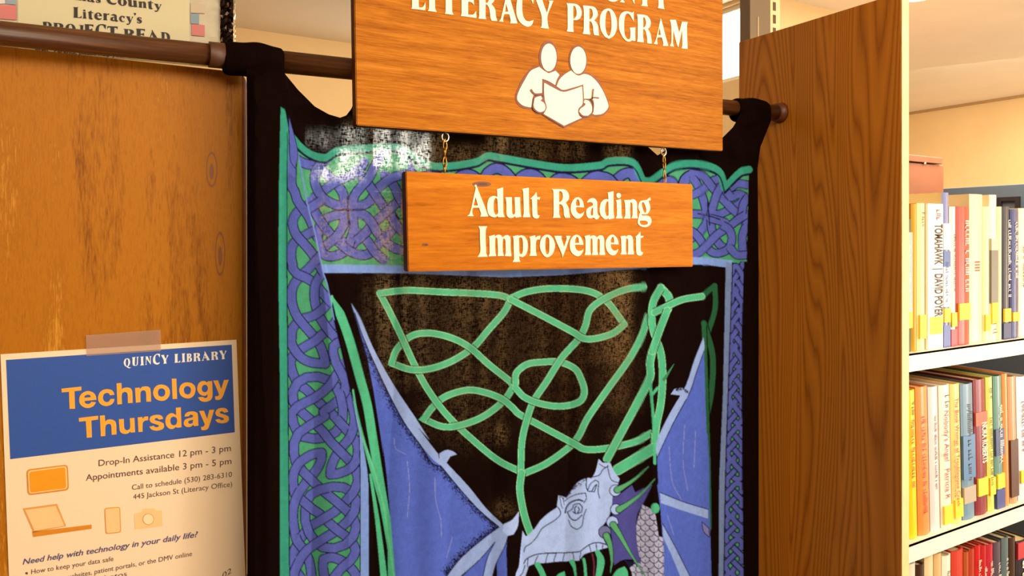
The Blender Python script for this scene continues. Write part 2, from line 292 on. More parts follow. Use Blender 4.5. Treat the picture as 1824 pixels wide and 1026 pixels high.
# ------------------------------------------------------------------ the print on the cloth, drawn into an array and stored as vertex colours
OX, OY, K = 430, 60, 1.6; CW, CH = int(960*K), int(1480*K)
BLACK = lin((18, 6, 4)); TEAL = lin((54, 150, 132)); TEAL2 = lin((95, 190, 150)); PURP = lin((86, 97, 186)); GRN = lin((74, 156, 120))
PALE = lin((122, 156, 232)); WING = lin((80, 102, 202)); ARM = lin((142, 168, 230)); RIB = lin((78, 178, 140)); HEAD = lin((164, 190, 250)); INK = lin((26, 22, 58))
DRIB = lin((38, 92, 62)); RIBE = lin((150, 215, 170))
cv = np.zeros((CH, CW, 3), np.float32); cv[:] = BLACK
def bbox(x0, y0, x1, y1):
    a = max(0, int((x0-OX)*K)-1); b = max(0, int((y0-OY)*K)-1); c = min(CW, int((x1-OX)*K)+2); d = min(CH, int((y1-OY)*K)+2)
    if c <= a or d <= b: return None
    xs = (np.arange(a, c)+.5)/K+OX; ys = (np.arange(b, d)+.5)/K+OY
    return a, b, c, d, xs[None, :], ys[:, None]
def poly_mask(pts):
    q = np.array(pts); r = bbox(q[:, 0].min(), q[:, 1].min(), q[:, 0].max(), q[:, 1].max())
    if r is None: return None
    a, b, c, d, X, Y = r; m = np.zeros((d-b, c-a), bool)
    for i in range(len(q)):
        x1, y1 = q[i]; x2, y2 = q[(i+1) % len(q)]
        if y1 == y2: continue
        cr = ((y1 <= Y) & (Y < y2)) | ((y2 <= Y) & (Y < y1))
        m ^= cr & (X < x1+(Y-y1)*(x2-x1)/(y2-y1))
    return a, b, c, d, m
def fill(pts, col, T=None, smooth=True, edge=0):
    T = cv if T is None else T
    if smooth: pts = smooth_loop(pts, corner=40, n=3)
    r = poly_mask(pts)
    if r is None: return
    a, b, c, d, m = r; T[b:d, a:c][m] = col
    if edge: stroke(pts+[pts[0]], edge, INK, T, smooth=False)
def stroke(pts, w_, col, T=None, smooth=True, butt=False):
    T = cv if T is None else T
    if smooth and len(pts) > 2: pts = smooth_loop(pts, corner=60, n=5, closed=False)
    n = len(pts)-1
    for i in range(n):
        (x1, y1), (x2, y2) = pts[i], pts[i+1]
        w1, w2 = (w_(i/n), w_((i+1)/n)) if callable(w_) else (w_, w_)
        R_ = max(w1, w2)/2; r = bbox(min(x1, x2)-R_, min(y1, y2)-R_, max(x1, x2)+R_, max(y1, y2)+R_)
        if r is None: continue
        a, b, c, d, X, Y = r; dx, dy = x2-x1, y2-y1; L2 = dx*dx+dy*dy+1e-9
        t = ((X-x1)*dx+(Y-y1)*dy)/L2; tc = np.clip(t, 0, 1)
        m = (X-x1-tc*dx)**2+(Y-y1-tc*dy)**2 < ((w1+(w2-w1)*tc)/2)**2
        if butt:
            if i == 0: m &= t >= 0
            if i == n-1: m &= t <= 1
        T[b:d, a:c][m] = col
def knot(W_, H_, warp, width, breaks=(), T=None, col=PURP, ow=3.2):
    br = dict(breaks)
    def wall(i, j):
        if i in (0, W_): return 'V'
        if j in (0, H_): return 'H'
        return br.get((i, j))
    segs = {}
    for a in range(W_):
        for b in range(H_):
            if (a+b) % 2: n1, n2 = (a, b), (a+1, b+1)
            else: n1, n2 = (a+1, b), (a, b+1)
            ps = []; ts = []
            for (p, q) in ((n1, n2), (n2, n1)):
                wl = wall(*p); s = (q[0]-p[0], q[1]-p[1])
                if wl == 'V': ps.append((p[0]+.3*s[0], p[1])); ts.append((0, s[1]*1.3))
                elif wl == 'H': ps.append((p[0], p[1]+.3*s[1])); ts.append((s[0]*1.3, 0))
                else: ps.append(p); ts.append(s)
            pts = []
            for k in range(9):
                t = k/8; h = (2*t**3-3*t*t+1, t**3-2*t*t+t, -2*t**3+3*t*t, t**3-t*t)
                pts.append(warp(*(h[0]*ps[0][z]+h[1]*ts[0][z]+h[2]*ps[1][z]-h[3]*ts[1][z] for z in (0, 1))))
            segs[(n1, n2)] = pts
    for p in segs.values(): stroke(p, width+2*ow, INK, T, smooth=False)
    for p in segs.values(): stroke(p, width, col, T, smooth=False)
    for i in range(1, W_):
        for j in range(1, H_):
            if (i+j) % 2 == 0 or wall(i, j): continue
            d = 1 if i % 2 == 0 else -1; path = []
            for sgn in (-1, 1):
                q = (i+sgn, j+sgn*d)
                key = ((i, j), q) if ((i, j), q) in segs else (q, (i, j))
                p = segs[key] if key[0] == (i, j) else segs[key][::-1]
                path = p[:6][::-1]+path if sgn < 0 else path+p[1:6]
            q_ = np.array(path); d_ = np.gradient(q_, axis=0); d_ /= np.linalg.norm(d_, axis=1)[:, None]+1e-9; n_ = np.stack([-d_[:, 1], d_[:, 0]], 1)
            for w2, e_ in ((width/2+ow, 0), (width/2, 1)):
                qq = q_[1:-1] if not e_ else q_; nn = n_[1:-1] if not e_ else n_
                fill([tuple(p) for p in qq+nn*w2]+[tuple(p) for p in (qq-nn*w2)[::-1]], INK if not e_ else col, T, smooth=False)
def Z(x0, y0, k, pts): return [(x0+a/k, y0+b/k) for a, b in pts]
W7 = lambda p: Z(640, 480, 2.606, p)
R5 = lambda p: Z(1140, 480, 2.7, p)
R6 = lambda p: Z(580, 480, 2.7, p)
R7 = lambda p: Z(640, 760, 3.856, p)
R8 = lambda p: Z(900, 800, 4.54, p)
W8 = lambda p: Z(860, 740, 3.588, p)
# hand-drawn interlace: strands alternate over and under at every crossing
def interlace(curves, width, ow, T, col=PURP, edgec=INK, edge2=None):
    C = [np.array(c if len(c) > 40 else smooth_loop(c, corner=62, n=8, closed=False)) for c in curves]
    xs = []                                         # (curve i, param, curve j, param)
    for i in range(len(C)):
        for j in range(i, len(C)):
            A, B = C[i], C[j]; a, b = A[:-1], A[1:]; c, d = B[:-1], B[1:]
            r, s = (b-a)[:, None], (d-c)[None]; q = c[None]-a[:, None]
            den = r[..., 0]*s[..., 1]-r[..., 1]*s[..., 0]; den = np.where(abs(den) < 1e-9, 1e9, den)
            t = (q[..., 0]*s[..., 1]-q[..., 1]*s[..., 0])/den; u_ = (q[..., 0]*r[..., 1]-q[..., 1]*r[..., 0])/den
            for m, n in zip(*np.where((t >= 0) & (t < 1) & (u_ >= 0) & (u_ < 1))):
                if i == j and n <= m+3: continue
                xs.append((i, m+t[m, n], j, n+u_[m, n]))
    seq = {i: [] for i in range(len(C))}
    for k, (i, p, j, q) in enumerate(xs): seq[i].append((p, k, 0)); seq[j].append((q, k, 1))
    over = {}; adj = {}
    for i in seq:
        seq[i].sort()
        for (p, k, e), (p2, k2, e2) in zip(seq[i], seq[i][1:]): adj.setdefault(k, []).append((e, k2, e2)); adj.setdefault(k2, []).append((e2, k, e))
    for k0 in range(len(xs)):
        if k0 in over: continue
        over[k0] = 0; st = [k0]
        while st:
            k = st.pop()
            for e, k2, e2 in adj.get(k, []):
                if k2 in over: continue
                want_over = not (over[k] == e)      # next crossing on this strand: opposite
                over[k2] = e2 if want_over else 1-e2; st.append(k2)
    for c in C:
        stroke([tuple(p) for p in c], width+2*ow, edgec, T, smooth=False, butt=True)
        if edge2 is not None: stroke([tuple(p) for p in c], width, edge2, T, smooth=False)
        stroke([tuple(p) for p in c], width-(2.2 if edge2 is not None else 0), col, T, smooth=False)
    for k, (i, p, j, q) in enumerate(xs):
        A, s = (C[i], p) if over[k] == 0 else (C[j], q)
        L_ = np.r_[0, np.cumsum(np.linalg.norm(np.diff(A, axis=0), axis=1))]; s0 = np.interp(s, range(len(A)), L_); h = width*.5+5.5
        def strip(hh, w_):
            ps = np.array([(np.interp(x, L_, A[:, 0]), np.interp(x, L_, A[:, 1])) for x in np.linspace(max(0, s0-hh), min(L_[-1], s0+hh), 9)])
            d_ = np.gradient(ps, axis=0); d_ /= np.linalg.norm(d_, axis=1)[:, None]+1e-9; n_ = np.stack([-d_[:, 1], d_[:, 0]], 1)*w_/2
            return [tuple(q) for q in ps+n_]+[tuple(q) for q in (ps-n_)[::-1]]
        fill(strip(h, width+2*ow), edgec, T, smooth=False)
        if edge2 is not None: fill(strip(h+1.5, width), edge2, T, smooth=False)
        fill(strip(h+1.5, width-(2.2 if edge2 is not None else 0)), col, T, smooth=False)
T1 = lambda p: Z(505, 470, 7.33, p)
T2 = lambda p: Z(505, 600, 7.33, p)
T3 = lambda p: Z(505, 730, 7.33, p)
T5 = lambda p: Z(505, 340, 7.33, p)
T4 = lambda p: Z(505, 860, 6.18, p)
T6 = lambda p: Z(540, 280, 5.13, p)
T7 = lambda p: Z(1225, 270, 4.887, p)
LEFTK = [
 [(519,230),(521,262),(520,290),(519,318)]+T5([(110,-60),(150,20),(180,120),(240,210),(330,340),(400,500),(450,620)]),
 T5([(560,40),(440,90),(300,200),(190,270),(130,360),(125,460),(165,570),(250,670),(330,760),(410,870),(470,980),(530,1080)]),
 T5([(560,440),(480,490),(380,530),(250,600),(130,690),(100,800),(105,900),(120,970)])+T1([(120,60),(180,130),(270,170),(360,220),(430,280),(500,370),(570,450),(640,520)]),
 T1([(560,-180),(500,-120),(430,-50),(330,60),(200,180),(120,310),(105,450),(130,580),(180,690),(250,780),(320,860),(400,950)])+T2([(430,30),(490,140),(530,260),(545,352),(450,345),(350,330),(260,290),(200,240),(140,160),(105,80)])+T1([(105,960),(110,880),(150,800),(250,720),(370,685),(450,640),(540,560),(600,460),(660,340)]),
 T1([(590,-20),(550,60),(490,140),(430,240),(405,340),(410,480),(450,640),(520,770),(600,880),(690,980)]),
 T1([(720,700),(660,780),(590,855),(500,925)])+T2([(450,20),(400,60),(280,130),(160,210),(100,300),(100,400),(140,520),(200,620),(300,690),(400,790),(520,910),(600,975)])+T3([(660,80),(750,180),(840,280),(910,360),(960,450),(970,560),(940,680),(850,775),(720,830),(612,845),(625,740),(680,610),(770,480),(860,370),(910,240),(925,100),(905,-20)])+T2([(880,880),(850,790)]),
 T2([(800,330),(750,420),(690,500),(600,640),(500,730),(400,800),(300,850),(180,910),(110,990)])+T3([(115,80),(130,180),(170,270),(250,350),(400,378),(560,360),(680,290),(750,200),(775,90),(775,10)])+T2([(775,920),(740,760),(680,640),(600,570),(450,520),(300,530),(180,600),(120,720),(130,850),(190,940)])+T3([(260,50),(400,170),(520,290),(620,420),(740,540),(860,660),(930,750),(965,860)])+T4([(820,-20),(780,90),(690,200),(560,320),(430,400),(320,465),(240,540),(180,620),(120,740),(105,860),(130,960),(200,1060)]),
 T2([(760,60),(700,80),(655,120),(645,200),(690,350),(760,480),(815,600),(800,720),(740,810),(640,890),(520,975)])+T3([(540,80),(430,150),(300,230),(190,310),(140,430),(135,560),(160,680),(250,800),(350,900),(430,980)])+T4([(400,60),(500,140),(600,220),(700,310),(770,390),(800,480),(770,590),(680,680),(560,722),(430,710),(350,650),(280,550),(240,420),(240,300),(260,200),(300,130),(400,75),(540,42),(660,50),(750,100),(800,200),(780,320),(700,430),(600,520),(480,590),(370,660),(270,730),(200,810),(160,890),(120,980),(110,1060)]),
 T4([(310,1070),(300,950),(270,830),(210,720),(150,640),(125,540),(105,380),(120,230),(170,110),(240,10)])+T3([(300,935),(380,850),(450,750),(495,640),(498,560),(420,570),(320,610),(210,690),(145,800),(125,900),(130,1000)])+T4([(130,130),(200,190),(320,290),(400,345),(500,440),(600,525),(700,600),(770,680),(790,760),(740,850),(640,940),(540,1060)]),
 T4([(460,1080),(435,940),(440,840),(540,822),(660,870),(760,960),(820,1060)]),
]
TOPK = [
 T6([(-60,20),(20,60),(100,70),(200,40)]),
 T6([(160,60),(115,130),(110,240),(170,360),(270,425),(375,452),(370,350),(325,270),(250,190),(160,110)]),
 T6([(100,370),(180,310),(290,230),(400,180),(500,130),(560,40)]),
 T6([(700,0),(650,90),(600,190),(530,270),(470,350),(447,452),(540,440),(610,400),(680,290),(800,195),(900,165),(1000,160)]),
 T6([(480,120),(560,200),(640,310),(720,430),(800,540),(870,640),(950,720)]),
 T6([(740,160),(830,260),(870,350),(930,450)]),
 T6([(960,300),(850,420),(740,520),(640,610),(560,700),(480,770),(400,850),(300,900),(210,900),(160,840),(135,740),(150,640),(180,580),(280,535),(380,518),(368,620),(310,720),(230,790),(150,850)]),
 T6([(-20,540),(40,480),(100,440),(160,400)]),
 T6([(60,400),(130,540),(230,680),(330,780),(430,860),(540,895),(620,870),(700,780),(800,680),(850,600),(800,520)]),
 T6([(340,760),(420,800),(460,660),(447,518),(550,525),(620,590),(680,690),(760,780),(860,840),(980,860)]),
 T6([(500,690),(580,760),(660,870),(740,940)]),
]
RIGHTK = [
 T7([(-60,180),(60,195),(140,220),(230,330),(330,440),(420,530),(520,620)]),
 T7([(40,380),(100,350),(170,300),(230,250),(330,240),(420,270)]),
 T7([(50,240),(90,300),(130,400),(172,552),(100,545),(20,540)]),
 T7([(300,290),(250,380),(200,552),(290,540),(390,490),(470,440),(490,390),(440,370),(380,400),(330,340)]),
 T7([(20,760),(90,720),(150,640),(172,585)]), T7([(200,590),(215,700),(270,800),(330,850)]),
 T7([(300,640),(360,680),(385,760),(350,850),(240,885),(150,820),(80,730),(30,690)]),
 T7([(520,540),(440,590),(350,660),(260,720),(190,790),(110,870),(40,900)]),
 T7([(198,582),(270,600),(330,620)]),
 T7([(320,370),(370,320),(430,280),(520,290)]), T7([(520,400),(485,460),(470,540),(440,610)]), T7([(510,640),(475,740),(480,850)]), T7([(370,840),(430,900),(520,900)]),
]
# top band -----------------------------------------------------------
tealtop = [(518,236),(535,256),(556,270),(580,275),(603,262),(650,258),(700,256),(722,262),(760,287),(800,290),(850,282),(868,272),(880,273),(960,287),(1010,293),(1072,288),(1085,281),(1126,283),(1145,316),(1160,316),(1183,300),(1205,288),(1243,286),(1279,298),(1291,329),(1320,300),(1334,296)]
kb = [p for p in tealtop]
band = kb+[(1330,466),(1300,464),(1234,458),(1000,478),(900,484),(575,471),(545,471)]
lay = np.zeros_like(cv); lay[:] = GRN
def tf(x): return float(np.interp(x, [p[0] for p in tealtop], [p[1] for p in tealtop]))
def wt(i, j):
    x = 508+i*29.2; top = tf(x)+17; bot = 473-(x-575)*.012; return (x, top+(bot-top)*j/6)
tb = {}
for k in range(0, 29, 7 if False else 8):
    tb.update({(k+4, 3): 'V', (k+3, 2): 'V', (k+5, 4): 'V', (k+3, 4): 'H', (k+5, 2): 'H', (k+8, 3): 'V', (k+8, 1): 'V', (k+7, 4): 'H'})
knot(28, 6, wt, 16, tb.items(), lay, ow=2.6)
for K_, m_ in ((TOPK, [(500,200),(727,200),(727,500),(500,500)]), (RIGHTK, [(1228,200),(1345,200),(1345,500),(1228,500)])):
    l2 = np.zeros_like(lay); l2[:] = GRN; interlace(K_, 15 if K_ is TOPK else 13, 1.8, l2); [stroke(q, 2.2, INK, l2) for q in (T6([(280,490),(400,484),(560,482)]), T6([(405,360),(410,480),(428,620)]), T7([(172,440),(185,560),(190,640)]), T7([(90,540),(185,560),(280,590)]))]; a, b, c, d, m = poly_mask(m_); lay[b:d, a:c][m] = l2[b:d, a:c][m]
stroke([(x, y+15) for x, y in tealtop], 3, INK, lay)
r = poly_mask(smooth_loop(band, corner=40)); a, b, c, d, m = r; cv[b:d, a:c][m] = lay[b:d, a:c][m]
stroke([(x, y+6) for x, y in tealtop], 13, TEAL)
stroke([(x, y+13.5) for x, y in tealtop], 2.5, INK)
fill([(573,471),(722,473),(800,478),(900,482),(1000,478),(1234,458),(1306,464),(1306,478),(1234,471),(1000,490),(900,494),(800,491),(722,487),(573,486)], PALE)
# black field
fill([(575,486),(722,487),(900,494),(1000,490),(1234,471),(1293,477),(1284,760),(1282,1070),(640,1070),(640,780),(610,633)], BLACK, smooth=False)
# right border
fill([(1293,466),(1305,470),(1296,700),(1292,860),(1289,1070),(1280,1070),(1281,860),(1288,700)], lin((112,134,186)), smooth=False)
lay[:] = GRN
rb = {(2, k): 'H' for k in range(7, 60, 8)}; rb.update({(1, k): 'V' for k in range(4, 60, 8)})
knot(3, 48, lambda i, j: (float(np.interp(470+j*12.5, [470, 860, 1026], [1303, 1291, 1288]))+i/3*float(np.interp(470+j*12.5, [470, 860, 1026], [22, 34, 38])), 470+j*12.5), 8, rb.items(), lay, ow=2)
r = poly_mask([(1305,464),(1325,466),(1321,600),(1322,860),(1325,1070),(1289,1070),(1292,860),(1297,700)]); a, b, c, d, m = r; cv[b:d, a:c][m] = lay[b:d, a:c][m]
stroke([(1305,468),(1297,700),(1292,860),(1289,1070)], 2, INK)
# ribbons: woven knot between the wings
def rib(pts, w_=12, c=RIB, e=True):
    if e: stroke(pts, w_+3.4, BLACK, butt=True)
    stroke(pts, w_, RIBE if c == RIB else c); stroke([(x, y) for x, y in pts], w_-2.2, c)
seg = [
 [(95,110),(220,97),(400,105),(560,112),(650,120),(700,135)],
 [(95,110),(150,215),(200,320),(250,430),(320,560),(420,690),(560,820),(650,890),(740,935)],
 [(700,145),(670,200),(600,280),(530,360),(430,425),(330,460),(240,465),(150,435)],
 [(150,435),(175,370),(240,310),(320,295),(420,315),(510,360),(600,440),(700,520),(715,545)],
 [(715,545),(670,610),(580,680),(480,720),(390,730),(300,695)],
 [(300,695),(340,640),(400,590),(500,560),(580,570),(660,600),(710,640),(740,670),(850,730),(1000,810),(1050,835),(1150,830),(1280,800),(1355,760)],
 [(700,135),(780,103),(900,88),(1060,100),(1150,150),(1230,255)],
 [(1230,255),(1180,295),(1100,320),(1040,320),(1000,295),(860,220),(705,140)],
 [(1320,80),(1230,95),(1130,140),(1070,190),(1050,260),(1020,320),(940,410),(870,520),(810,610),(780,690),(755,800),(750,940)],
 [(725,530),(730,480),(780,440),(850,430),(930,430),(1000,460),(1030,510),(1045,570),(1020,615),(940,635),(850,625),(770,595),(725,550)],
 [(770,945),(870,900),(980,820),(1020,770),(1060,690),(1150,560),(1250,420),(1310,310),(1340,220)],
]
interlace([W7(q) for q in seg], 11.8, 1.5, cv, RIB, BLACK, RIBE)
rib(W7([(1590,125),(1650,75),(1652,180),(1620,290)]), 9, DRIB); rib(W7([(1600,250),(1640,400),(1635,560),(1610,690)]), 10, DRIB)
rib(W7([(1600,260),(1620,900),(1625,1200)]), 8, DRIB)
rib(W7([(1400,85),(1440,140),(1420,220),(1375,330),(1350,430),(1350,500),(1290,620),(1220,750),(1150,880)]), 14)
rib(W7([(1400,85),(1365,150),(1357,230),(1370,300),(1400,390),(1408,500),(1400,620),(1380,720),(1370,800)]), 13)
rib(W7([(1590,125),(1500,140),(1420,175),(1370,200)]), 12)
rib(W7([(1430,190),(1395,280),(1360,380)]), 13)
rib(W7([(1368,830),(1300,870),(1200,930)]), 19)
stroke(W7([(1350,520),(1365,700),(1372,900)]), 5, RIB)
stroke(W7([(1415,510),(1460,440)]), lambda t: 6-5*t, lin((60,130,90))); stroke(W7([(1360,580),(1385,550)]), 5, RIB)
rib([(929,842),(926,870),(930,900),(936,925),(944,948)], 13)
for t_ in ([(78,102),(112,90),(118,128)], [(130,442),(150,415),(165,450)], [(274,698),(300,672),(305,712)], [(1243,258),(1216,240),(1212,275)], [(1400,62),(1380,100),(1420,100)]): fill(W7(t_), RIB, smooth=False)
# left greens
stroke(R6([(35,140),(70,215),(115,340),(165,520),(200,650),(225,800),(262,1026)])+R7([(215,800),(248,1040)]), lambda t: 4+12*min(1, t*8)-7*max(0, t-.6), RIB)
stroke(R6([(30,130),(22,200),(30,235)]), 5, TEAL2)
stroke(R6([(132,580),(150,690),(185,830),(235,1010)])+R7([(160,560),(205,760),(215,1040)]), lambda t: 3+6*t, RIB)
stroke(R7([(0,10),(60,180),(110,330),(170,560),(200,760),(240,1040)]), 3.5, TEAL2)
stroke(R7([(75,330),(100,480),(125,650),(150,860),(170,1040)]), lambda t: 4+8*t, RIB)
# left wing
mem = R6([(122,165),(150,250),(200,420),(230,580),(255,740),(280,900)])+R7([(160,100),(190,350),(220,700),(252,1090),(560,1090),(700,900),(850,770),(960,690),(830,580),(560,270),(330,10)])+R6([(300,590),(190,350)])
fill(mem, WING, smooth=False)
fill(R7([(930,790),(700,1040),(640,1090),(850,1090),(880,900)]), WING); fill(R7([(1018,760),(950,900),(950,1090),(1018,1090),(1010,850)]), WING)
rng = np.random.RandomState(3)
def stipple(path, side, n, wid, col=INK):
    q = np.array(smooth_loop(path, closed=False, n=8)); L_ = np.linalg.norm(np.diff(q, axis=0), axis=1); cs = np.r_[0, np.cumsum(L_)]
    for _ in range(n):
        s = rng.rand()*cs[-1]; i = min(len(L_)-1, np.searchsorted(cs, s)-1 if s > 0 else 0); t = (s-cs[i])/(L_[i]+1e-6)
        p = q[i]+(q[i+1]-q[i])*t; d = (q[i+1]-q[i])/(L_[i]+1e-6); o = abs(rng.randn())*wid*side
        x, y = p[0]-d[1]*o, p[1]+d[0]*o; stroke([(x, y), (x+.6, y+.6)], 1.3, col, smooth=False)
inner = R6([(140,210),(190,350),(300,590),(380,740),(460,850),(510,930),(545,945)])+R7([(560,270),(700,440),(830,580),(960,690)])
stipple(inner[1:], 1, 1400, 5)
stipple(R7([(960,690),(850,770),(700,900),(600,1026)]), -1, 0, 6); stipple(R7([(960,690),(850,770),(700,900),(600,1026)]), 1, 600, 6)
arm = R6([(122,160),(170,240),(230,380),(330,560),(430,710),(500,820)])+R7([(400,0),(470,95),(540,185),(600,250),(750,410),(870,560),(985,670),(960,690),(830,580),(700,440),(560,270),(500,220),(330,10)])+R6([(380,740),(300,590),(190,350),(140,210)])
fill(arm, ARM); stroke(inner, 1.8, INK)
fill(R7([(985,670),(960,690),(850,770),(700,900),(590,1050),(560,1090),(640,1090),(700,1026),(830,910),(930,790),(880,900),(850,1026),(840,1090),(905,1090),(915,1026),(940,940),(1000,820),(1022,740),(1015,700)]), ARM)
fill(R7([(990,670),(1050,640),(1097,580),(1090,680),(1060,740),(1020,750),(985,720)]), HEAD)
for s in ([(960,690),(850,770),(700,900),(600,1026)], [(700,1026),(830,910),(932,792),(880,900),(850,1026)], [(915,1026),(940,940),(1000,820),(1020,755)]): stroke(R7(s), 1.6, INK)
fill(R7([(535,210),(555,182),(600,160),(640,168),(672,190),(625,205),(600,245),(570,250)]), ARM); stroke(R7([(545,180),(548,215)]), 1.5, INK)
for s in ([(240,80),(250,150),(320,190)], [(330,240),(345,420),(330,620)], [(520,350),(525,500),(560,640)], [(560,640),(565,760)], [(600,900),(640,760)]): stroke(R7(s), .9, lin((140,150,205)))
# right wing
fill(R5([(308,380),(270,500),(240,590),(160,740),(82,905),(88,1026)])+W8([(1115,450),(1135,600),(1150,800),(1165,1150),(1465,1150),(1450,620),(1447,300),(1435,100)])+R5([(322,800),(315,640)]), WING, smooth=False)
fill(R5([(306,325),(260,440),(220,560),(150,680),(90,800),(78,850),(82,908),(110,850),(160,740),(240,590),(270,500),(309,390)]), ARM)
stroke(R5([(82,905),(160,740),(240,590),(270,500),(308,392)]), 1.6, INK)
fill(R5([(148,600),(165,575),(200,568),(237,590),(225,622),(205,630),(190,605)]), ARM); stipple(R5([(165,575),(200,568),(237,590)]), 1, 60, 2)
fill(W8([(1132,492),(1290,555),(1440,600),(1440,660),(1290,612),(1138,560)]), ARM); stroke(W8([(1132,492),(1290,555),(1440,600)]), 1.5, INK)
fill(W8([(1148,690),(1230,840),(1330,1040),(1380,1150),(1300,1150),(1260,1026),(1200,880),(1155,780)]), ARM); stroke(W8([(1148,690),(1230,840),(1330,1040)]), 1.5, INK)
fill(W8([(1400,680),(1445,720),(1450,780),(1410,740)]), lin((120,120,190)), edge=1.3)
for s in ([(1190,200),(1210,420),(1270,540)], [(1290,60),(1280,300),(1310,480)], [(1360,100),(1350,330)], [(1180,640),(1220,760)]): stroke(W8(s), 1, lin((135,145,205)))
# neck scales, fin, head
fill(R8([(1110,450),(1200,500),(1225,600),(1240,700),(1280,720),(1285,1100),(1130,1100),(1080,900),(1060,780),(1060,620)]), INK)
fill(R8([(960,895),(1060,930),(1140,1020),(1150,1100),(1040,1100),(1020,990)]), INK)
SC = lin((170,176,214))
reg = poly_mask(smooth_loop(R8([(1110,450),(1200,500),(1225,600),(1240,700),(1280,720),(1285,1100),(1030,1100),(1020,990),(960,895),(1085,920),(1060,780),(1060,620)]))); keep = cv.copy()
for j in range(15, -1, -1):
    for i in range(5):
        cx = 1060+i*72+(36 if j % 2 else 0); cy = 450+j*43
        fill(R8(ell(cx, cy, 39, 42)), SC, edge=1.5)
        stroke(R8([(cx, cy+12), (cx, cy+30)]), 1, lin((90,95,150)), smooth=False)
for i in range(3):
    for j in range(3):
        cx = 1030+i*50; cy = 970+j*50; stroke(R8([(cx, cy), (cx, cy+1)]), 12, INK, smooth=False); stroke(R8([(cx, cy), (cx, cy+1)]), 10, SC, smooth=False)
a, b, c, d, m = reg; tmp = keep.copy(); tmp[b:d, a:c][m] = cv[b:d, a:c][m]; cv[:] = tmp
fill(R8(ell(1213,478,35,42)), RIB)
fill(R8([(870,390),(920,370),(1025,290),(1050,350),(1190,285),(1120,430),(1070,520),(1058,620),(1068,780),(1100,935),(1040,890),(950,895),(880,940),(860,700),(830,640),(870,540),(850,450)]), lin((74,74,150)))
fill(R8([(170,1035),(80,1100),(85,1010),(110,950),(125,800),(140,660),(165,705),(190,690),(240,640),(290,570),(360,510),(415,475),(430,375),(480,385),(500,390),(560,300),(600,260),(660,235),(700,235),(730,180),(755,80),(790,112),(850,112),(880,180),(925,240),(905,300),(870,380),(860,470),(830,560),(770,640),(790,720),(830,795),(740,820),(640,850),(600,900),(540,905),(420,910),(330,920),(250,925),(190,945),(160,1035)]), HEAD)
for cx, cy, rr in ((890,335,46), (895,487,44), (866,590,48), (805,670,50)): fill(R8(ell(cx, cy, rr, rr)), HEAD if cy < 650 else lin((110,115,175)), edge=1.6)
for p, w0 in (([(905,330),(960,300),(1050,240),(1160,140)], 9.5), ([(920,488),(990,445),(1100,360),(1212,240)], 9.5), ([(872,612),(930,700),(1010,840),(1140,1040)], 10), ([(818,700),(848,780),(862,900),(850,1000)], 10)):
    stroke(R8(p), lambda t: (w0+2.4)*(1-t)+1.5, INK); stroke(R8(p), lambda t: w0*(1-t)+.8, lin((84,160,112)))
D = [([(150,925),(170,890),(240,855),(330,842),(480,838),(600,828),(640,800),(690,768),(750,755),(820,772)], 2),
 ([(485,515),(495,470),(530,430),(590,410),(628,420)], 2.6), ([(480,420),(520,390),(580,365),(650,355),(655,400),(635,435)], 1.6),
 ([(505,515),(530,560),(570,575),(620,535)], 2), ([(500,510),(540,485),(555,450),(600,440),(622,470),(615,510),(575,522),(545,505)], 1.8),
 ([(575,460),(560,480),(565,510)], 2.2), ([(590,470),(598,490),(585,515)], 2), ([(512,575),(535,625),(580,650),(620,620),(635,540),(655,485)], 1.6),
 ([(658,240),(655,300),(668,340),(720,345),(740,285),(722,300),(700,340)], 1.8), ([(668,330),(690,280),(730,250),(755,270),(750,340),(762,395)], 1.6),
 ([(415,460),(440,490),(445,530),(400,575),(300,640),(255,710),(210,760),(165,790),(150,830)], 1.7),
 ([(440,390),(455,460),(465,480)], 1.2), ([(465,395),(478,450)], 1.2), ([(705,225),(760,210),(790,165),(830,140)], 1.7), ([(760,120),(800,145),(830,145)], 1.4),
 ([(830,130),(835,180),(860,250),(925,275)], 1.5), ([(790,100),(825,108)], 1.5), ([(160,940),(140,1000),(115,1030)], 1.6)]
for p, w_ in D: stroke(R8(p), w_, INK)
for x, y, dx in ((185,880,-4),(265,862,-18),(345,848,-12),(415,842,-15),(480,840,-10),(545,838,8),(610,835,-5),(680,780,10),(735,762,2),(790,765,-4)): stroke(R8([(x, y), (x+dx, y+35), (x+dx*1.6, y+72)]), 1.5, INK)
stipple(R8([(440,375),(480,385),(560,300),(660,235)]), 1, 60, 1.5)
for p, f in (([(262,935),(290,985),(320,1060)], lambda t: 10), ([(540,910),(560,960),(572,1060)], lambda t: 9-7*t), ([(635,890),(645,950),(652,1060)], lambda t: 5), ([(745,830),(772,890),(768,960),(745,1060)], lambda t: 8+5*math.sin(3*t)), ([(705,850),(718,930),(715,1040)], lambda t: 3)): stroke(R8(p), f, RIB if f(0) > 4 else lin((90,40,60)))
fill(R8([(390,1060),(430,1010),(480,988),(492,1060)]), RIB); fill(R8([(850,1060),(900,980),(965,948),(990,990),(995,1060)]), RIB)
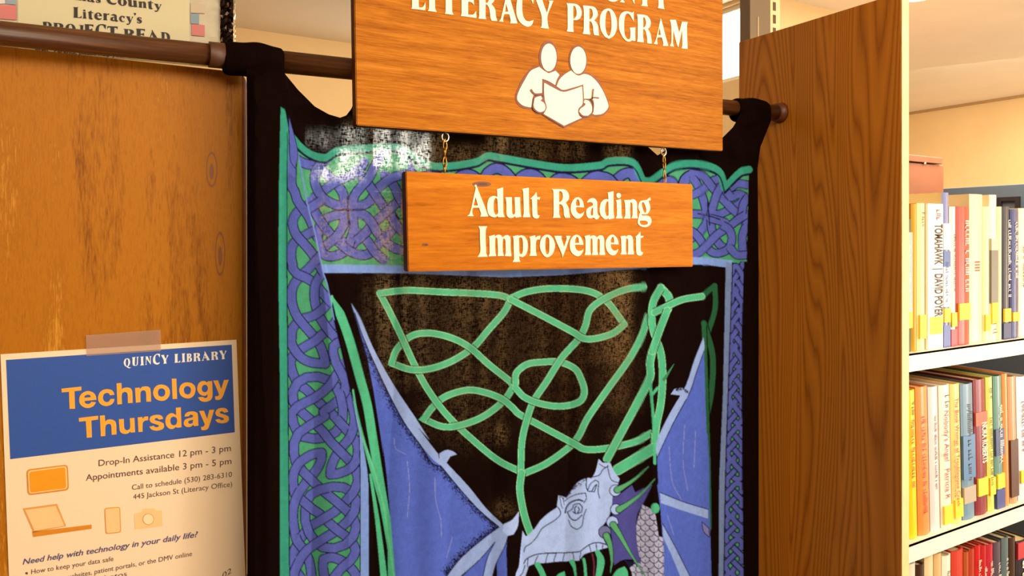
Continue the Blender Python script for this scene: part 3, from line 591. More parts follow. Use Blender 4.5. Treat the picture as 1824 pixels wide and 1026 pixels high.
# left border: teal edge, knots, pale inner line
fill([(500,190),(508,196),(514,230),(512,470),(512,700),(516,1070),(499,1070),(499,700),(496,500),(497,330)], TEAL, smooth=False)
stroke([(512,236),(511,470),(513,700),(516,1070)], 1.6, INK)
lb = [(516,225),(531,275),(547,361),(561,414),(575,483),(583,507),(595,570),(610,633),(626,704),(635,753),(640,779),(642,900),(641,1070),(517,1070),(514,700),(512,470),(513,300)]
fill([(626,700),(638,750),(648,800),(656,860),(657,1070),(640,1070),(640,779),(633,740)], PALE)
lay[:] = GRN
interlace(LEFTK, 15.2, 1.7, lay)
r = poly_mask(lb); a, b, c, d, m = r; cv[b:d, a:c][m] = lay[b:d, a:c][m]
stroke([(516,225),(531,275),(547,361),(561,414),(575,483),(583,507),(595,570)], 2.2, lin((110,140,225))); stroke(lb[6:13], 1.6, INK)  # light catching the fold edge, painted in as the light blue line
fill([(514,205),(520,225),(531,272),(526,300),(517,285)], PURP, edge=1.2)
# the part of the cloth below the picture: borders run on, body and wings end above a lower border
lay[:] = GRN
knot(5, 18, lambda i, j: (514+i*25.2, 1034+j*25.5), 15, {(2, 5): 'V', (3, 8): 'V', (2, 11): 'H', (1, 8): 'V', (4, 13): 'V', (3, 14): 'H'}.items(), lay, ow=1.8)
knot(30, 5, lambda i, j: (640+i*22.8, 1380+j*22), 14, {(k, 2+k % 2): 'V' for k in range(5, 29, 4)}.items(), lay, ow=1.8)
knot(3, 36, lambda i, j: (1288+i*12.5, 1034+j*12.5), 8, {(2, k): 'H' for k in range(7, 34, 8)}.items(), lay, ow=2)
for q in ([(517,1034),(641,1034),(641,1492),(517,1492)], [(640,1382),(1326,1382),(1326,1492),(640,1492)], [(1289,1034),(1325,1034),(1325,1492),(1289,1492)]):
    a, b, c, d, m = poly_mask(q); cv[b:d, a:c][m] = lay[b:d, a:c][m]
fill([(499,1060),(516,1060),(516,1510),(499,1510)], TEAL, smooth=False); fill([(499,1494),(1340,1494),(1340,1510),(499,1510)], TEAL, smooth=False)
fill([(641,1060),(657,1060),(657,1368),(1280,1368),(1280,1060),(1289,1060),(1289,1382),(641,1382)], PALE, smooth=False)
fill([(705,1030),(790,1030),(778,1120),(760,1200),(735,1280),(712,1200)], WING); fill([(1182,1030),(1267,1030),(1265,1200),(1240,1290),(1205,1180)], WING)
fill([(795,1030),(820,1030),(800,1130),(770,1230),(778,1130)], WING); fill([(850,1040),(862,1040),(858,1130),(848,1200)], WING)
fill([(940,1120),(1030,1042),(1120,1034),(1186,1034),(1182,1180),(1100,1300),(980,1330),(900,1290),(930,1180)], SC, edge=2)
for j in range(9):
    for i in range(14):
        x, y = 915+i*20+(10 if j % 2 else 0), 1090+j*27; q = ((x-1060)/115)**2+((y-1190)/115)**2
        if q < 1: stroke([(x-9, y-5), (x-5, y+4), (x, y+6), (x+5, y+4), (x+9, y-5)], 1.6, INK, smooth=False)
for s_ in ([(760,1320),(860,1240),(960,1290),(1060,1345),(1160,1300),(1240,1330)], [(760,1240),(840,1330),(940,1345),(1040,1270),(1140,1340),(1240,1250)]): rib(s_, 11)
# soften slightly (ink spreads in cotton)
pad = np.pad(cv, ((1, 1), (1, 1), (0, 0)), 'edge'); cv = (cv*2+pad[:-2, 1:-1]+pad[2:, 1:-1]+pad[1:-1, :-2]+pad[1:-1, 2:])/6
# how open the weave lies (1 = single stretched layer, 0 = doubled folds)
thin = np.zeros((CH, CW), np.float32); gx = ((np.arange(CW)+.5)/K+OX)[None, :]; gy = ((np.arange(CH)+.5)/K+OY)[:, None]
def soft(x0, y0, x1, y1, v_, s=10):
    sg = lambda t: 1/(1+np.exp(-np.clip(t, -30, 30)))
    np.maximum(thin, v_*sg((gx-x0)/s*2.2)*sg((x1-gx)/s*2.2)*sg((gy-y0)/s*2.2)*sg((y1-gy)/s*2.2), out=thin)
soft(548, 236, 604, 262, .12, 10); soft(560, 298, 622, 320, .55, 9); soft(604, 264, 655, 318, .75, 10); soft(612, 218, 745, 262, .34, 10); soft(645, 258, 752, 298, .9, 10); soft(560, 352, 722, 470, .5, 12); soft(660, 372, 722, 470, .6, 14)
soft(752, 240, 790, 300, .6, 9); soft(790, 262, 900, 290, .3, 9); soft(870, 240, 905, 272, .5, 6); soft(905, 245, 1040, 285, .3, 8); soft(1075, 260, 1125, 285, .35, 6)
soft(655, 492, 1045, 690, .3, 16); soft(655, 492, 710, 600, .45, 16); soft(800, 500, 905, 580, .42, 12); soft(1050, 484, 1128, 650, 1, 8); soft(1062, 560, 1128, 740, .5, 20)
soft(760, 600, 905, 790, .3, 30); soft(870, 755, 905, 790, .7, 10); soft(880, 895, 925, 925, .8, 14); soft(930, 600, 1050, 800, .22, 30); soft(1075, 760, 1110, 800, .3, 12)
thin *= (.72+.28*np.sin(gx/7.5+np.sin(gx/23)*2)).astype(np.float32)
for x0 in (653, 700): thin *= 1-.75*np.exp(-((gx-x0-(gy-260)*.04)/5)**2)
# ------------------------------------------------------------------ room shell
wall_m = mat('wall_paint', (230, 194, 138), .8, noise=.06, nscale=3); ceil_m = mat('ceiling_paint', (250, 236, 214), .8, noise=.05, nscale=2)
floor_m = mat('carpet', (92, 84, 74), .95, noise=.3, nscale=300)
CZ = 2.6; ST_ = dict(kind='structure')
box('floor', (-2.6, -2.6, -.05), (5.7, 4.6, 0), floor_m, **ST_)
box('ceiling', (-2.6, -2.6, CZ), (5.7, 4.6, CZ+.05), ceil_m, **ST_)
box('wall_left', (-2.65, -2.6, 0), (-2.6, 4.6, CZ), wall_m, **ST_)
box('wall_right', (5.57, -2.6, 0), (5.62, 4.6, CZ), wall_m, **ST_)
box('wall_front', (-2.6, -2.65, 0), (5.6, -2.6, CZ), wall_m, **ST_)
pane_m = mat('daylight_glass', (255, 252, 240), .2, emit=2.4); frame_m = mat('window_frame_paint', (236, 222, 196), .5)
def wall_with_hole(name, axis, lo, hi, hole, m):
    (a0, a1, z0, z1) = hole; bm = bmesh.new()
    def bb(p0, p1, q0, q1):
        if axis == 'X': box_bm(bm, (p0, lo[1], q0), (p1, hi[1], q1))
        else: box_bm(bm, (lo[0], p0, q0), (hi[0], p1, q1))
    s0, s1 = (lo[0], hi[0]) if axis == 'X' else (lo[1], hi[1])
    bb(s0, a0, 0, CZ); bb(a1, s1, 0, CZ); bb(a0, a1, 0, z0)
    if z1 < CZ-.001: bb(a0, a1, z1, CZ)
    return link(name, bm_mesh(name, bm), m, **ST_)
def window(name, axis, lo, hi, div=1):
    # frame bars + glowing daylight pane in the opening
    bm = bmesh.new(); t = .02
    box_bm(bm, lo, (hi[0], hi[1], lo[2]+t)); box_bm(bm, (lo[0], lo[1], hi[2]-t), hi)
    if axis == 'X':
        for k in range(div+1):
            x = lo[0]+(hi[0]-lo[0]-t)*k/div; box_bm(bm, (x, lo[1], lo[2]+t), (x+t, hi[1], hi[2]-t))
    else:
        for k in range(div+1):
            y = lo[1]+(hi[1]-lo[1]-t)*k/div; box_bm(bm, (lo[0], y, lo[2]+t), (hi[0], y+t, hi[2]-t))
    o = link(name, bm_mesh(name, bm), frame_m, **ST_)
    if axis == 'X': g = box('pane', (lo[0]+t, lo[1]+.03, lo[2]+t), (hi[0]-t, lo[1]+.034, hi[2]-t), pane_m)
    else: g = box('pane', (lo[0]+.03, lo[1]+t, lo[2]+t), (lo[0]+.034, hi[1]-t, hi[2]-t), pane_m)
    g.parent = o
a = P(536, 211, 3.6); b = P(775, 352, 3.6)
wall_with_hole('wall_back', 'X', (-2.6, 3.6), (2.31, 3.7), (a.x, b.x, b.z, a.z), wall_m)
window('window_1', 'X', (a.x, 3.6, b.z), (b.x, 3.66, a.z), 2)
wall_with_hole('wall_bay_side', 'Y', (2.31, 2.03), (2.41, 4.5), (2.10, 3.5, 2.265, 2.585), wall_m)
window('window_2', 'Y', (2.33, 2.10, 2.265), (2.39, 3.5, 2.585), 3)
box('wall_bay_front', (2.41, 2.03, 0), (3.1, 2.12, CZ), wall_m, **ST_)
box('wall_bay_back', (2.41, 4.5, 0), (5.6, 4.6, CZ), wall_m, **ST_)
box('trim_1', (5.555, -2.5, CZ-.018), (5.57, 4.5, CZ), mat('trim_paint', (176, 138, 88), .7), **ST_)
# fluorescent fixture over the book aisle (its corner shows at the top of the picture)
fx = empty('ceiling_light', (2.7, 1.5, CZ), 'white wraparound fluorescent ceiling light above the oak bookcase', 'ceiling light')
fp = P(1515, 0, 1.74); 
box('housing', (1.6, 1.42, CZ-.03), (2.76, 1.74, CZ), mat('enamel_white', (240, 235, 220), .4), .004, fx)
bm = bmesh.new(); tube_bm(bm, [(1.62, 1.58, CZ-.04), (2.74, 1.58, CZ-.04)], .13, 20)
for v in bm.verts: v.co.z = CZ-.03+(v.co.z-(CZ-.04))*.45 if v.co.z < CZ-.04 else CZ-.03
adopt(link('diffuser', bm_mesh('diffuser', bm, True), mat('diffuser_glow', (255, 250, 235), .4, emit=2.2)), fx)
# far cabinet with a knob, and the dark board beside it
cm = mat('brown_cabinet', (116, 64, 36), .5, noise=.15, nscale=8)
Yc = 2.0; q0 = P(1585, 284, Yc); q1 = P(1681, 286, Yc)
cab = empty('cabinet', (q0.x, Yc, 0), 'brown cabinet with a small round knob standing far behind the books', 'cabinet')
box('body', (q0.x, Yc, 0), (q1.x, Yc+.4, q0.z-.005), cm, .003, cab); box('lid', (q0.x, Yc-.01, q0.z-.001), (P(1675, 284, Yc).x, Yc+.4, P(1650, 279, Yc).z), cm, .002, cab)
kp = P(1645, 291, Yc); bm = bmesh.new(); bmesh.ops.create_uvsphere(bm, u_segments=12, v_segments=8, radius=.006)
for v in bm.verts: v.co += Vector((kp.x, Yc-.006, kp.z))
adopt(link('knob', bm_mesh('knob', bm, True), mat('knob_ivory', (240, 205, 150), .3)), cab)
bd = empty('display_board', (3.9, 1.3, 0), 'dark blue-grey display board standing behind the top row of books', 'board')
bmz = mat('slate_board', (62, 70, 80), .6); X0 = 3.9
zt = PX(1824, 331, X0).z+.01; y0 = PX(1690, 340, X0).y; y1 = PX(1900, 340, X0).y-.3
box('panel', (X0, y1, 0), (X0+.04, y0+.3, zt), bmz, .003, bd)
bm = bmesh.new(); ya, yb = PX(1778, 350, X0).y, PX(1818, 350, X0).y; za = PX(1800, 358, X0).z; zb = PX(1800, 420, X0).z
for lo, hi in (((X0-.012, yb, za), (X0, ya, za+.02)), ((X0-.012, yb, zb), (X0, yb+.02, za)), ((X0-.012, ya-.02, zb), (X0, ya, za))): box_bm(bm, lo, hi)
adopt(link('frame', bm_mesh('frame', bm), mat('black_frame', (20, 18, 20), .4)), bd)
# ------------------------------------------------------------------ plywood partition on the left
ply = wood('plywood_birch', [(.34, (122, 66, 4)), (.43, (164, 98, 12)), (.50, (182, 112, 18)), (.57, (168, 100, 12)), (.68, (212, 146, 46))], (24, 24, 2.6), rough=.5, fine=(520, 520, 60), finek=.42, detail=10, spec=.2)
YL = .927+.0
YL = 1.012
xr = P(443, 500, YL).x; zt = P(200, 104, YL).z
bm = bmesh.new(); box_bm(bm, (-.95, YL, 0), (xr, YL+.035, zt))
es = [e for e in bm.edges if abs(e.verts[0].co.x-xr) < 1e-4 and abs(e.verts[1].co.x-xr) < 1e-4]
es = [e for e in es if (e.verts[0].co.y+e.verts[1].co.y)/2 < YL+.02]
bmesh.ops.bevel(bm, geom=es, offset=.0165, segments=12, affect='EDGES', profile=.5)
for v in bm.verts:
    if v.co.x > xr-.012 and v.co.z > zt-.001: v.co.z -= .012*(1-max(0, (xr-v.co.x))/.012)
pt = empty('partition', (-.3, YL, 0), 'orange-brown plywood partition with rounded edge, flyer taped on it', 'partition')
pme = bm_mesh('panel', bm); pme.materials.append(ply); pme.materials.append(mat('darker_edge', (128, 62, 10), .45, noise=.2, nscale=60, spec=.2))
for p in pme.polygons:
    if p.normal.x > .45: p.material_index = 1  # faces turned to the right get a darker brown
adopt(link('panel', pme), pt)
kp_ = mat('ply_knot', (132, 72, 10), .5); kp2 = mat('ply_knot_heart', (168, 98, 22), .5)
for (u, v, a_, b_) in ((377, 302, 10, 32), (392, 452, 9, 40)):
    px_shape('wood_knot', [ell(u, v, a_, b_, 24), ell(u, v, a_*.82, b_*.86, 24)], YL, kp_, pt, .00015, 0); px_shape('knot_heart', [ell(u, v+4, a_*.4, b_*.45, 14)], YL, kp_, pt, .00015, 0)
# laminated notice above it
YN = 1.034; nt_ = empty('notice', (0, YN, zt), 'laminated cream literacy notice with coloured squares, standing above the plywood partition', 'notice')
def quad(pts, Y, th=.0008, m=None, name='paper', root=None, off=0): return prism(name, [P(u, v, Y, off) for u, v in pts], (0, -th, 0), m, root)
quad([(-120,-260),(391,-200),(391,121),(-120,75)], YN, .002, mat('laminate', (168, 148, 106), .22, noise=.1, nscale=60, bump=.5), 'sleeve', nt_)
quad([(30,-250),(337,-220),(337,116.5),(33,89)], YN, .0008, mat('notice_paper', (188, 172, 122), .3), 'paper', nt_, .0022)
for k, (q, c) in enumerate(((((-40,-60),(10,-60),(10,8),(-40,8)), (190,185,180)), (((11,-60),(29,-58),(29,10),(11,8)), (110,125,140)), (((-40,9),(30,11),(30,37),(-40,32)), (186,60,48)),
        (((339,6),(364,9),(364,25),(339,24)), (172,146,108)), (((339,25),(354,26),(354,44),(339,43)), (92,112,122)), (((341,44),(364,46),(364,66),(341,64)), (176,58,44)))):
    quad(q, YN, .0004, mat('square_%d' % (sum(c)), c, .3), 'coloured_square', nt_, .0032)
bm = bmesh.new(); rg = random.Random(2); top = P(391, -200, YN); bot = P(391, 121, YN); n = 70
for k in range(n):       # crinkled foil strip
    z = bot.z+(top.z-bot.z)*k/(n-1)
    for j in range(7): bm.verts.new((P(391, 0, YN).x+(P(414, 0, YN).x-P(391, 0, YN).x)*j/6, YN-.004-rg.random()*.005, z+rg.uniform(-.002, .002)))
bm.verts.ensure_lookup_table()
for k in range(n-1):
    for j in range(6): bm.faces.new([bm.verts[i] for i in (k*7+j, k*7+j+1, (k+1)*7+j+1, (k+1)*7+j)])
adopt(link('foil_edge', bm_mesh('foil_edge', bm), mat('black_foil', (46, 30, 20), .18, .8)), nt_)
bm = bmesh.new(); x0 = P(414, 0, YN).x; x1 = P(418.5, 0, YN).x
for k in range(n):
    z = bot.z+(top.z-bot.z)*k/(n-1)
    for j in range(3): bm.verts.new((x0+(x1-x0)*j/2, YN-.004-rg.random()*.003, z))
bm.verts.ensure_lookup_table()
for k in range(n-1):
    for j in range(2): bm.faces.new([bm.verts[i] for i in (k*3+j, k*3+j+1, (k+1)*3+j+1, (k+1)*3+j)])
adopt(link('silver_edge', bm_mesh('silver_edge', bm), mat('silver_foil', (235, 215, 180), .2, .6)), nt_)
inkn = mat('notice_ink', (34, 14, 6), .6)
serif_text('Plumas County', (82,-4.5), (287,19), 16.5, YN, inkn, nt_, .0036, .06, .3, fat=1.15)
serif_text("Literacy's", (130,32.5), (253,43), 17.5, YN, inkn, nt_, .0036, .06, fat=1.1)
serif_text('PROJECT READ', (76,58), (303,77.5), 18, YN, inkn, nt_, .0036, .08, .3, fat=1.15)
px_text('dren.  Parents, please help your child select an age-', (63,91.8), (323,111), 6, YN, inkn, nt_, .02, .0036)
# curtain rod
rodm = wood('dark_dowel', [(.3, (48, 24, 8)), (.5, (78, 42, 16)), (.7, (112, 70, 34))], (4, 120, 120), rough=.35, fine=(10, 300, 300))
YR = .98; RR = .0148
ra = P(0, 59, YR); za_, zb_ = P(0, 59, YR), P(1300, 192, YR)
def rzf(x): return za_.z+(zb_.z-za_.z)*(x-za_.x)/(zb_.x-za_.x)
rz = rzf(.3)
XP = 1.183                                    # oak panel face
rod = empty('curtain_rod', (.3, YR, rz), 'round dark wooden curtain rod running behind the large sign', 'curtain rod')
bm = bmesh.new(); tube_bm(bm, [(-.95, YR, rzf(-.95)), (P(372, 90, YR).x, YR, rzf(P(372, 90, YR).x))], RR-.0012, 28); tube_bm(bm, [(P(373, 90, YR).x, YR, rzf(P(373, 90, YR).x)), (XP-.001, YR, rzf(XP))], RR, 28); adopt(link('pole', bm_mesh('pole', bm, True), rodm), rod)
bm = bmesh.new(); xc = P(372, 90, YR).x
tube_bm(bm, [(xc, YR, rzf(xc)), (xc+.001, YR, rzf(xc)), (xc+.022, YR, rzf(xc+.022))], RR+.0014, 28); adopt(link('collar', bm_mesh('collar', bm, True), mat('collar_brown', (78, 42, 18), .5)), rod)
bm = bmesh.new(); tube_bm(bm, [(XP-.014, YR, rzf(XP)), (XP-.004, YR, rzf(XP)), (XP, YR, rzf(XP))], lambda t: RR+.006-(.003*(1-t)), 24); adopt(link('socket', bm_mesh('socket', bm, True), mat('socket_brown', (96, 48, 20), .45)), rod)
# ------------------------------------------------------------------ flyer
YF = YL-.0006
fl = empty('flyer', P(220, 800, YF), 'white paper flyer with a blue heading, taped to the plywood partition', 'flyer')
quad([(1,631),(421,605),(437,1026),(444,1190),(24,1215),(16,1026)], YF, .0006, mat('flyer_paper', (250, 222, 188), .45), 'sheet', fl)
blue = mat('flyer_blue', (50, 88, 172), .4); yel = mat('flyer_yellow', (248, 172, 62), .4); wh = mat('flyer_white', (252, 244, 232), .4); grey = mat('flyer_ink', (98, 74, 70), .4)
quad([(11,641),(412.5,613.8),(418,769.7),(18.5,817.5)], YF, .0002, blue, 'heading_panel', fl, .0007)
pt_ = mat('flyer_purple', (92, 84, 128), .4)
serif_text('QUINCY LIBRARY', (220.3,653), (403.5,639), 14.5, YF, wh, fl, .0012, .09, .42)
F1 = (104, 674, 11.4); F2 = (254, 668, 11.4); F3 = (134, 726, 11.4); F4 = (264, 718, 11.4)
SANS = [
('T', F1, [[(62,205),(468,162),(468,240),(328,258),(340,612),(228,615),(215,268),(70,282)]]),
('e', F1, [[(775,430),(530,455),(545,500),(600,518),(650,500),(665,470),(765,480),(720,550),(640,592),(560,595),(480,560),(430,490),(425,400),(460,320),(530,270),(610,252),(700,280),(755,340)],[(525,390),(660,375),(640,335),(590,328),(540,350)]]),
('c', F1, [[(1140,330),(1045,338),(1020,300),(970,292),(920,320),(905,390),(925,450),(980,478),(1030,460),(1055,415),(1140,410),(1120,480),(1060,535),(970,558),(880,535),(820,470),(805,385),(830,300),(890,240),(970,215),(1060,225),(1115,265)]]),
('h', F1, [[(1180,98),(1280,90),(1285,215),(1330,190),(1400,180),(1465,200),(1500,260),(1508,492),(1412,500),(1405,320),(1385,280),(1345,272),(1300,295),(1285,350),(1292,518),(1197,525)]]),
('n', F1, [[(1555,192),(1650,180),(1655,215),(1700,170),(1770,158),(1835,170),(1870,225),(1882,465),(1785,470),(1778,285),(1758,245),(1715,240),(1675,265),(1665,320),(1668,480),(1572,488)]]),
('o', F2, [[(380,190),(470,210),(535,270),(555,350),(530,440),(460,505),(370,520),(280,490),(225,420),(212,340),(240,260),(300,205)],[(380,268),(330,290),(308,350),(325,415),(380,440),(435,415),(458,350),(435,290)]]),
('l', F2, [[(590,72),(685,68),(700,480),(608,485)]]),
('o', F2, [[(910,145),(1000,165),(1060,225),(1072,310),(1045,400),(980,460),(890,470),(800,435),(748,360),(742,280),(775,200),(840,155)],[(905,222),(855,245),(835,300),(855,370),(910,395),(960,370),(980,300),(960,245)]]),
('g', F2, [[(1320,125),(1410,118),(1420,400),(1400,480),(1340,525),(1250,540),(1170,515),(1120,450),(1215,440),(1260,465),(1310,450),(1325,385),(1260,420),(1180,400),(1125,340),(1108,260),(1130,180),(1180,130),(1250,118),(1315,150)],[(1262,195),(1215,215),(1200,270),(1215,325),(1262,350),(1310,325),(1325,265),(1305,212)]]),
('y', F2, [[(1430,108),(1530,105),(1595,280),(1650,98),(1748,92),(1640,400),(1610,460),(1560,500),(1480,500),(1465,430),(1530,425),(1548,385)]]),
('T', F3, [[(72,208),(465,160),(465,238),(328,258),(340,600),(235,610),(215,268),(78,282)]]),
('h', F3, [[(500,160),(600,150),(608,280),(650,245),(715,235),(790,258),(830,320),(838,540),(740,550),(732,370),(712,332),(670,328),(625,355),(612,410),(612,572),(520,580)]]),
('u', F3, [[(885,232),(985,225),(995,400),(1020,445),(1060,455),(1105,430),(1115,380),(1108,212),(1202,205),(1215,498),(1125,505),(1120,475),(1070,520),(1000,530),(930,505),(900,440)]]),
('r', F3, [[(1268,195),(1362,185),(1365,225),(1410,180),(1480,175),(1480,250),(1410,265),(1370,310),(1368,488),(1282,492)]]),
('s', F3, [[(1785,225),(1700,240),(1660,205),(1610,220),(1620,255),(1730,285),(1795,320),(1805,390),(1760,440),(1650,465),(1550,440),(1502,385),(1590,365),(1630,395),(1690,388),(1695,355),(1640,335),(1540,300),(1505,240),(1530,180),(1610,148),(1710,145),(1765,175)]]),
('d', F4, [[(560,90),(660,82),(675,485),(580,495),(560,480),(500,520),(430,515),(370,460),(348,370),(365,280),(420,220),(490,200),(565,240)],[(515,270),(462,292),(445,355),(465,425),(515,448),(565,430),(588,360),(570,295)]]),
('a', F4, [[(735,270),(760,205),(830,170),(920,165),(985,190),(1008,240),(1015,400),(1020,455),(930,465),(915,435),(860,475),(790,482),(735,450),(718,395),(745,335),(810,305),(890,285),(910,260),(895,235),(850,232),(820,262)],[(912,335),(850,348),(812,370),(815,405),(850,418),(900,400)]]),
('y', F4, [[(1030,155),(1130,150),(1195,315),(1240,135),(1340,130),(1240,450),(1215,510),(1160,545),(1080,545),(1068,480),(1120,475),(1148,430)]]),
('s', F4, [[(1625,175),(1540,192),(1500,158),(1450,172),(1460,205),(1565,235),(1630,270),(1640,335),(1595,385),(1500,408),(1405,388),(1358,335),(1440,318),(1480,345),(1530,335),(1535,308),(1480,288),(1390,255),(1358,200),(1385,140),(1450,100),(1545,95),(1600,125)]]),
]
for ch, reg_, lps in SANS: px_shape('letter', [smooth_loop(to_px(reg_, l)) for l in lps], YF, yel, fl, .0002, .0011)
px_text('Drop-In Assistance 12 pm - 3 pm', (175.7,830), (411,803), 11.4, YF, grey, fl, .002, .001)
px_text('Appointments available 3 pm - 5 pm', (153,856), (412,826), 11.4, YF, grey, fl, .002, .001)
px_text('Call to schedule (530) 283-6310', (235,872.3), (413,848.8), 9.3, YF, grey, fl, .0, .001)
px_text('445 Jackson St (Literacy Office)', (237,889), (413.5,866), 9.2, YF, grey, fl, .0, .001)
px_text('Need help with technology in your daily life?', (40.7,1005), (350.5,956), 10, YF, pt_, fl, .016, .001, ital=.22)
px_text('How to keep your data safe', (56,1022), (202,998.5), 8.6, YF, grey, fl, .0, .001)
px_text('How to use websites, patient portals, or the DMV online', (56,1043), (342,989.5), 8.6, YF, grey, fl, .0, .001)
px_text('Sharing files and photos', (56,1058), (226,1025), 8.6, YF, grey, fl, .0, .001)
px_text('02', (396,1030), (412,1020), 10, YF, grey, fl, .0, .001)
og = mat('icon_orange', (240, 158, 30), .4); ol = mat('icon_outline', (222, 140, 40), .4); op = mat('icon_pale', (252, 206, 146), .4); oe = mat('icon_line', (232, 160, 84), .4)
Fp = lambda p: Z(0, 780, 4.053, p)
def rrect(q, r):     # rounded quad
    out = []
    for i in range(4):
        p0, p1, p2 = Vector(q[i-1]), Vector(q[i]), Vector(q[(i+1) % 4])
        a_ = p1+(p0-p1).normalized()*r; b_ = p1+(p2-p1).normalized()*r
        for k in range(5): t = k/4; out.append(tuple(a_*(1-t)**2+p1*2*t*(1-t)+b_*t*t))
    return out
def icon(name, layers, off0=.0007):
    for k, (lp, m_) in enumerate(layers): px_shape(name if k == 0 else name+'_face', [Fp(lp)], YF, m_, fl, .0002, off0+.0002*k)
icon('tablet_icon', [(rrect([(190,228),(490,190),(498,376),(200,414)], 30), ol), (rrect([(201,236),(481,200),(488,367),(210,403)], 24), op), (rrect([(212,244),(471,210),(478,360),(219,393)], 18), og)])
icon('laptop_icon', [([(165,508),(412,474),(478,636),(240,680)], oe), ([(182,518),(402,490),(466,633),(250,668)], op)]); icon('laptop_base', [([(232,676),(662,624),(662,654),(240,714)], ol)])
icon('phone_icon', [(rrect([(752,505),(868,495),(875,682),(762,694)], 20), oe), (rrect([(760,512),(861,503),(867,675),(769,686)], 15), op)])
icon('camera_icon', [([(968,548),(1018,534),(1032,510),(1112,505),(1130,525),(1168,520),(1174,636),(976,660)], op), (ell(1070,585,42,42), oe), (ell(1070,585,37,37), mat('icon_lens', (252,226,180), .4))])
px_shape('bullet', [Fp(ell(193,975,9,9,10))], YF, grey, fl, .0002, .0008)
tp = bpy.data.materials.new('clear_tape'); tp.use_nodes = True; b_ = tp.node_tree.nodes['Principled BSDF']
b_.inputs['Base Color'].default_value = (*lin((205, 170, 150)), 1); b_.inputs['Alpha'].default_value = .3; b_.inputs['Roughness'].default_value = .25
quad([(153,597),(286,587),(286.5,625),(154,634)], YF, .00015, tp, 'tape', fl, .0014)
# ------------------------------------------------------------------ hanging signs
sgm = wood('sign_board', [(.34, (128, 66, 6)), (.44, (166, 94, 12)), (.52, (184, 108, 18)), (.66, (208, 134, 40))], (3.5, 30, 90), rough=.45, spec=.08, fine=(34, 300, 760), finek=.55, detail=9, bstr=.4)
sgm2 = wood('sign_board_small', [(.32, (144, 76, 8)), (.43, (184, 103, 14)), (.54, (200, 117, 20)), (.68, (218, 140, 38))], (5, 30, 60), rough=.48, spec=.08, fine=(30, 300, 380), finek=.45, detail=9, bstr=.3)
cream = mat('letter_paint', (255, 250, 214), .5); brown = mat('emblem_outline', (128, 52, 30), .5)
YS = .925
def board(pts, name, label, m, cat, th=.017):
    q = [P(u, v, YS) for u, v in pts]; c_ = sum(q, Vector())/4
    root = empty(name, (c_.x, YS, min(p.z for p in q)), label, cat); bm = bmesh.new()
    vs = [bm.verts.new(p) for p in q]+[bm.verts.new(p+Vector((0, th, 0))) for p in q]
    for f in ((0,1,2,3),(7,6,5,4),(0,4,5,1),(1,5,6,2),(2,6,7,3),(3,7,4,0)): bm.faces.new([vs[i] for i in f])
    bmesh.ops.bevel(bm, geom=bm.edges[:], offset=.0012, segments=2, affect='EDGES')
    me = bm_mesh('board', bm); me.materials.append(m); me.materials.append(mat('sign_edge_shade', (92, 42, 12), .5, noise=.2, nscale=80, spec=.2))
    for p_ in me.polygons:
        if abs(p_.normal.y) < .3: p_.material_index = 1  # shade on the board's edges put into a darker brown
    adopt(link('board', me), root); return root
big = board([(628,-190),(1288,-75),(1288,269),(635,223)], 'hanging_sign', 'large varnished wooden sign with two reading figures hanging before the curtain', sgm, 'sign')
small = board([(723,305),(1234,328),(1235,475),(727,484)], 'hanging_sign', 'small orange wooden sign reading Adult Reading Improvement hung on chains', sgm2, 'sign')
def letters(tab, root, th=.0012):
    for ch, reg_, lps in tab: px_shape('letter', [smooth_loop(to_px(reg_, l)) for l in lps], YS, cream, root, th, 0)
letters(LOW, small); letters(UP+TOPROW, big)
kn = mat('wood_knot', (128, 62, 12), .5); kn2 = mat('wood_knot_heart', (92, 40, 8), .5)
for (u, v, a_, b_, root_) in ((858, 328, 17, 5, small), (757, 436, 6, 2.5, small)):
    px_shape('wood_knot', [ell(u, v, a_, b_, 18)], YS, kn, root_, .00015, 0); px_shape('knot_heart', [ell(u+2, v, a_*.5, b_*.5, 14)], YS, kn2, root_, .00025, 0)
# rest of the top line and its word, above the frame
G('S', .46, [[(.40,.95),(.40,.66),(.30,.88),(.20,.90),(.17,.78),(.24,.66),(.38,.52),(.46,.32),(.42,.10),(.26,-.02),(.02,.04),(.02,.34),(.12,.12),(.24,.08),(.28,.2),(.2,.36),(.04,.52),(.0,.74),(.08,.94),(.22,1.02)]])
for ch, u0 in (('O', 1036), ('C', 1005), ('S', 955), ('A', 920), ('M', 882), ('U', 848), ('L', 818), ('P', 786)):
    lp, w_ = FONT[ch]; px_shape('letter', [[(u0+a*50, 3+.125*(u0-1100)-b*50) for a, b in l] for l in lp], YS, cream, big, .0012)
E_ = (910, 70, 6.033)
def em(name, lp, m_, off, th=.0006): px_shape(name, [smooth_loop(to_px(E_, lp))], YS, m_, big, th, off)
em('emblem_outline', [(45,620),(60,560),(110,450),(170,360),(230,305),(315,285),(400,360),(480,325),(540,385),(640,333),(720,380),(800,355),(870,385),(940,440),(1000,560),(1042,660),(1052,750),(1000,810),(930,832),(870,828),(790,852),(740,872),(565,957),(430,882),(330,807),(270,803),(220,757),(130,742),(65,692)], brown, 0)
em('emblem_outline', ell(400,195,100,180,28), brown, .0001); em('emblem_outline', ell(718,228,98,168,28), brown, .0001)
em('figure_body', [(300,298),(345,335),(400,368),(450,350),(475,340),(517,385),(490,430),(470,492),(400,450),(332,425),(330,500),(330,577),(250,588),(236,620),(215,735),(130,715),(75,670),(62,620),(90,540),(150,430),(210,340)], cream, .0008)
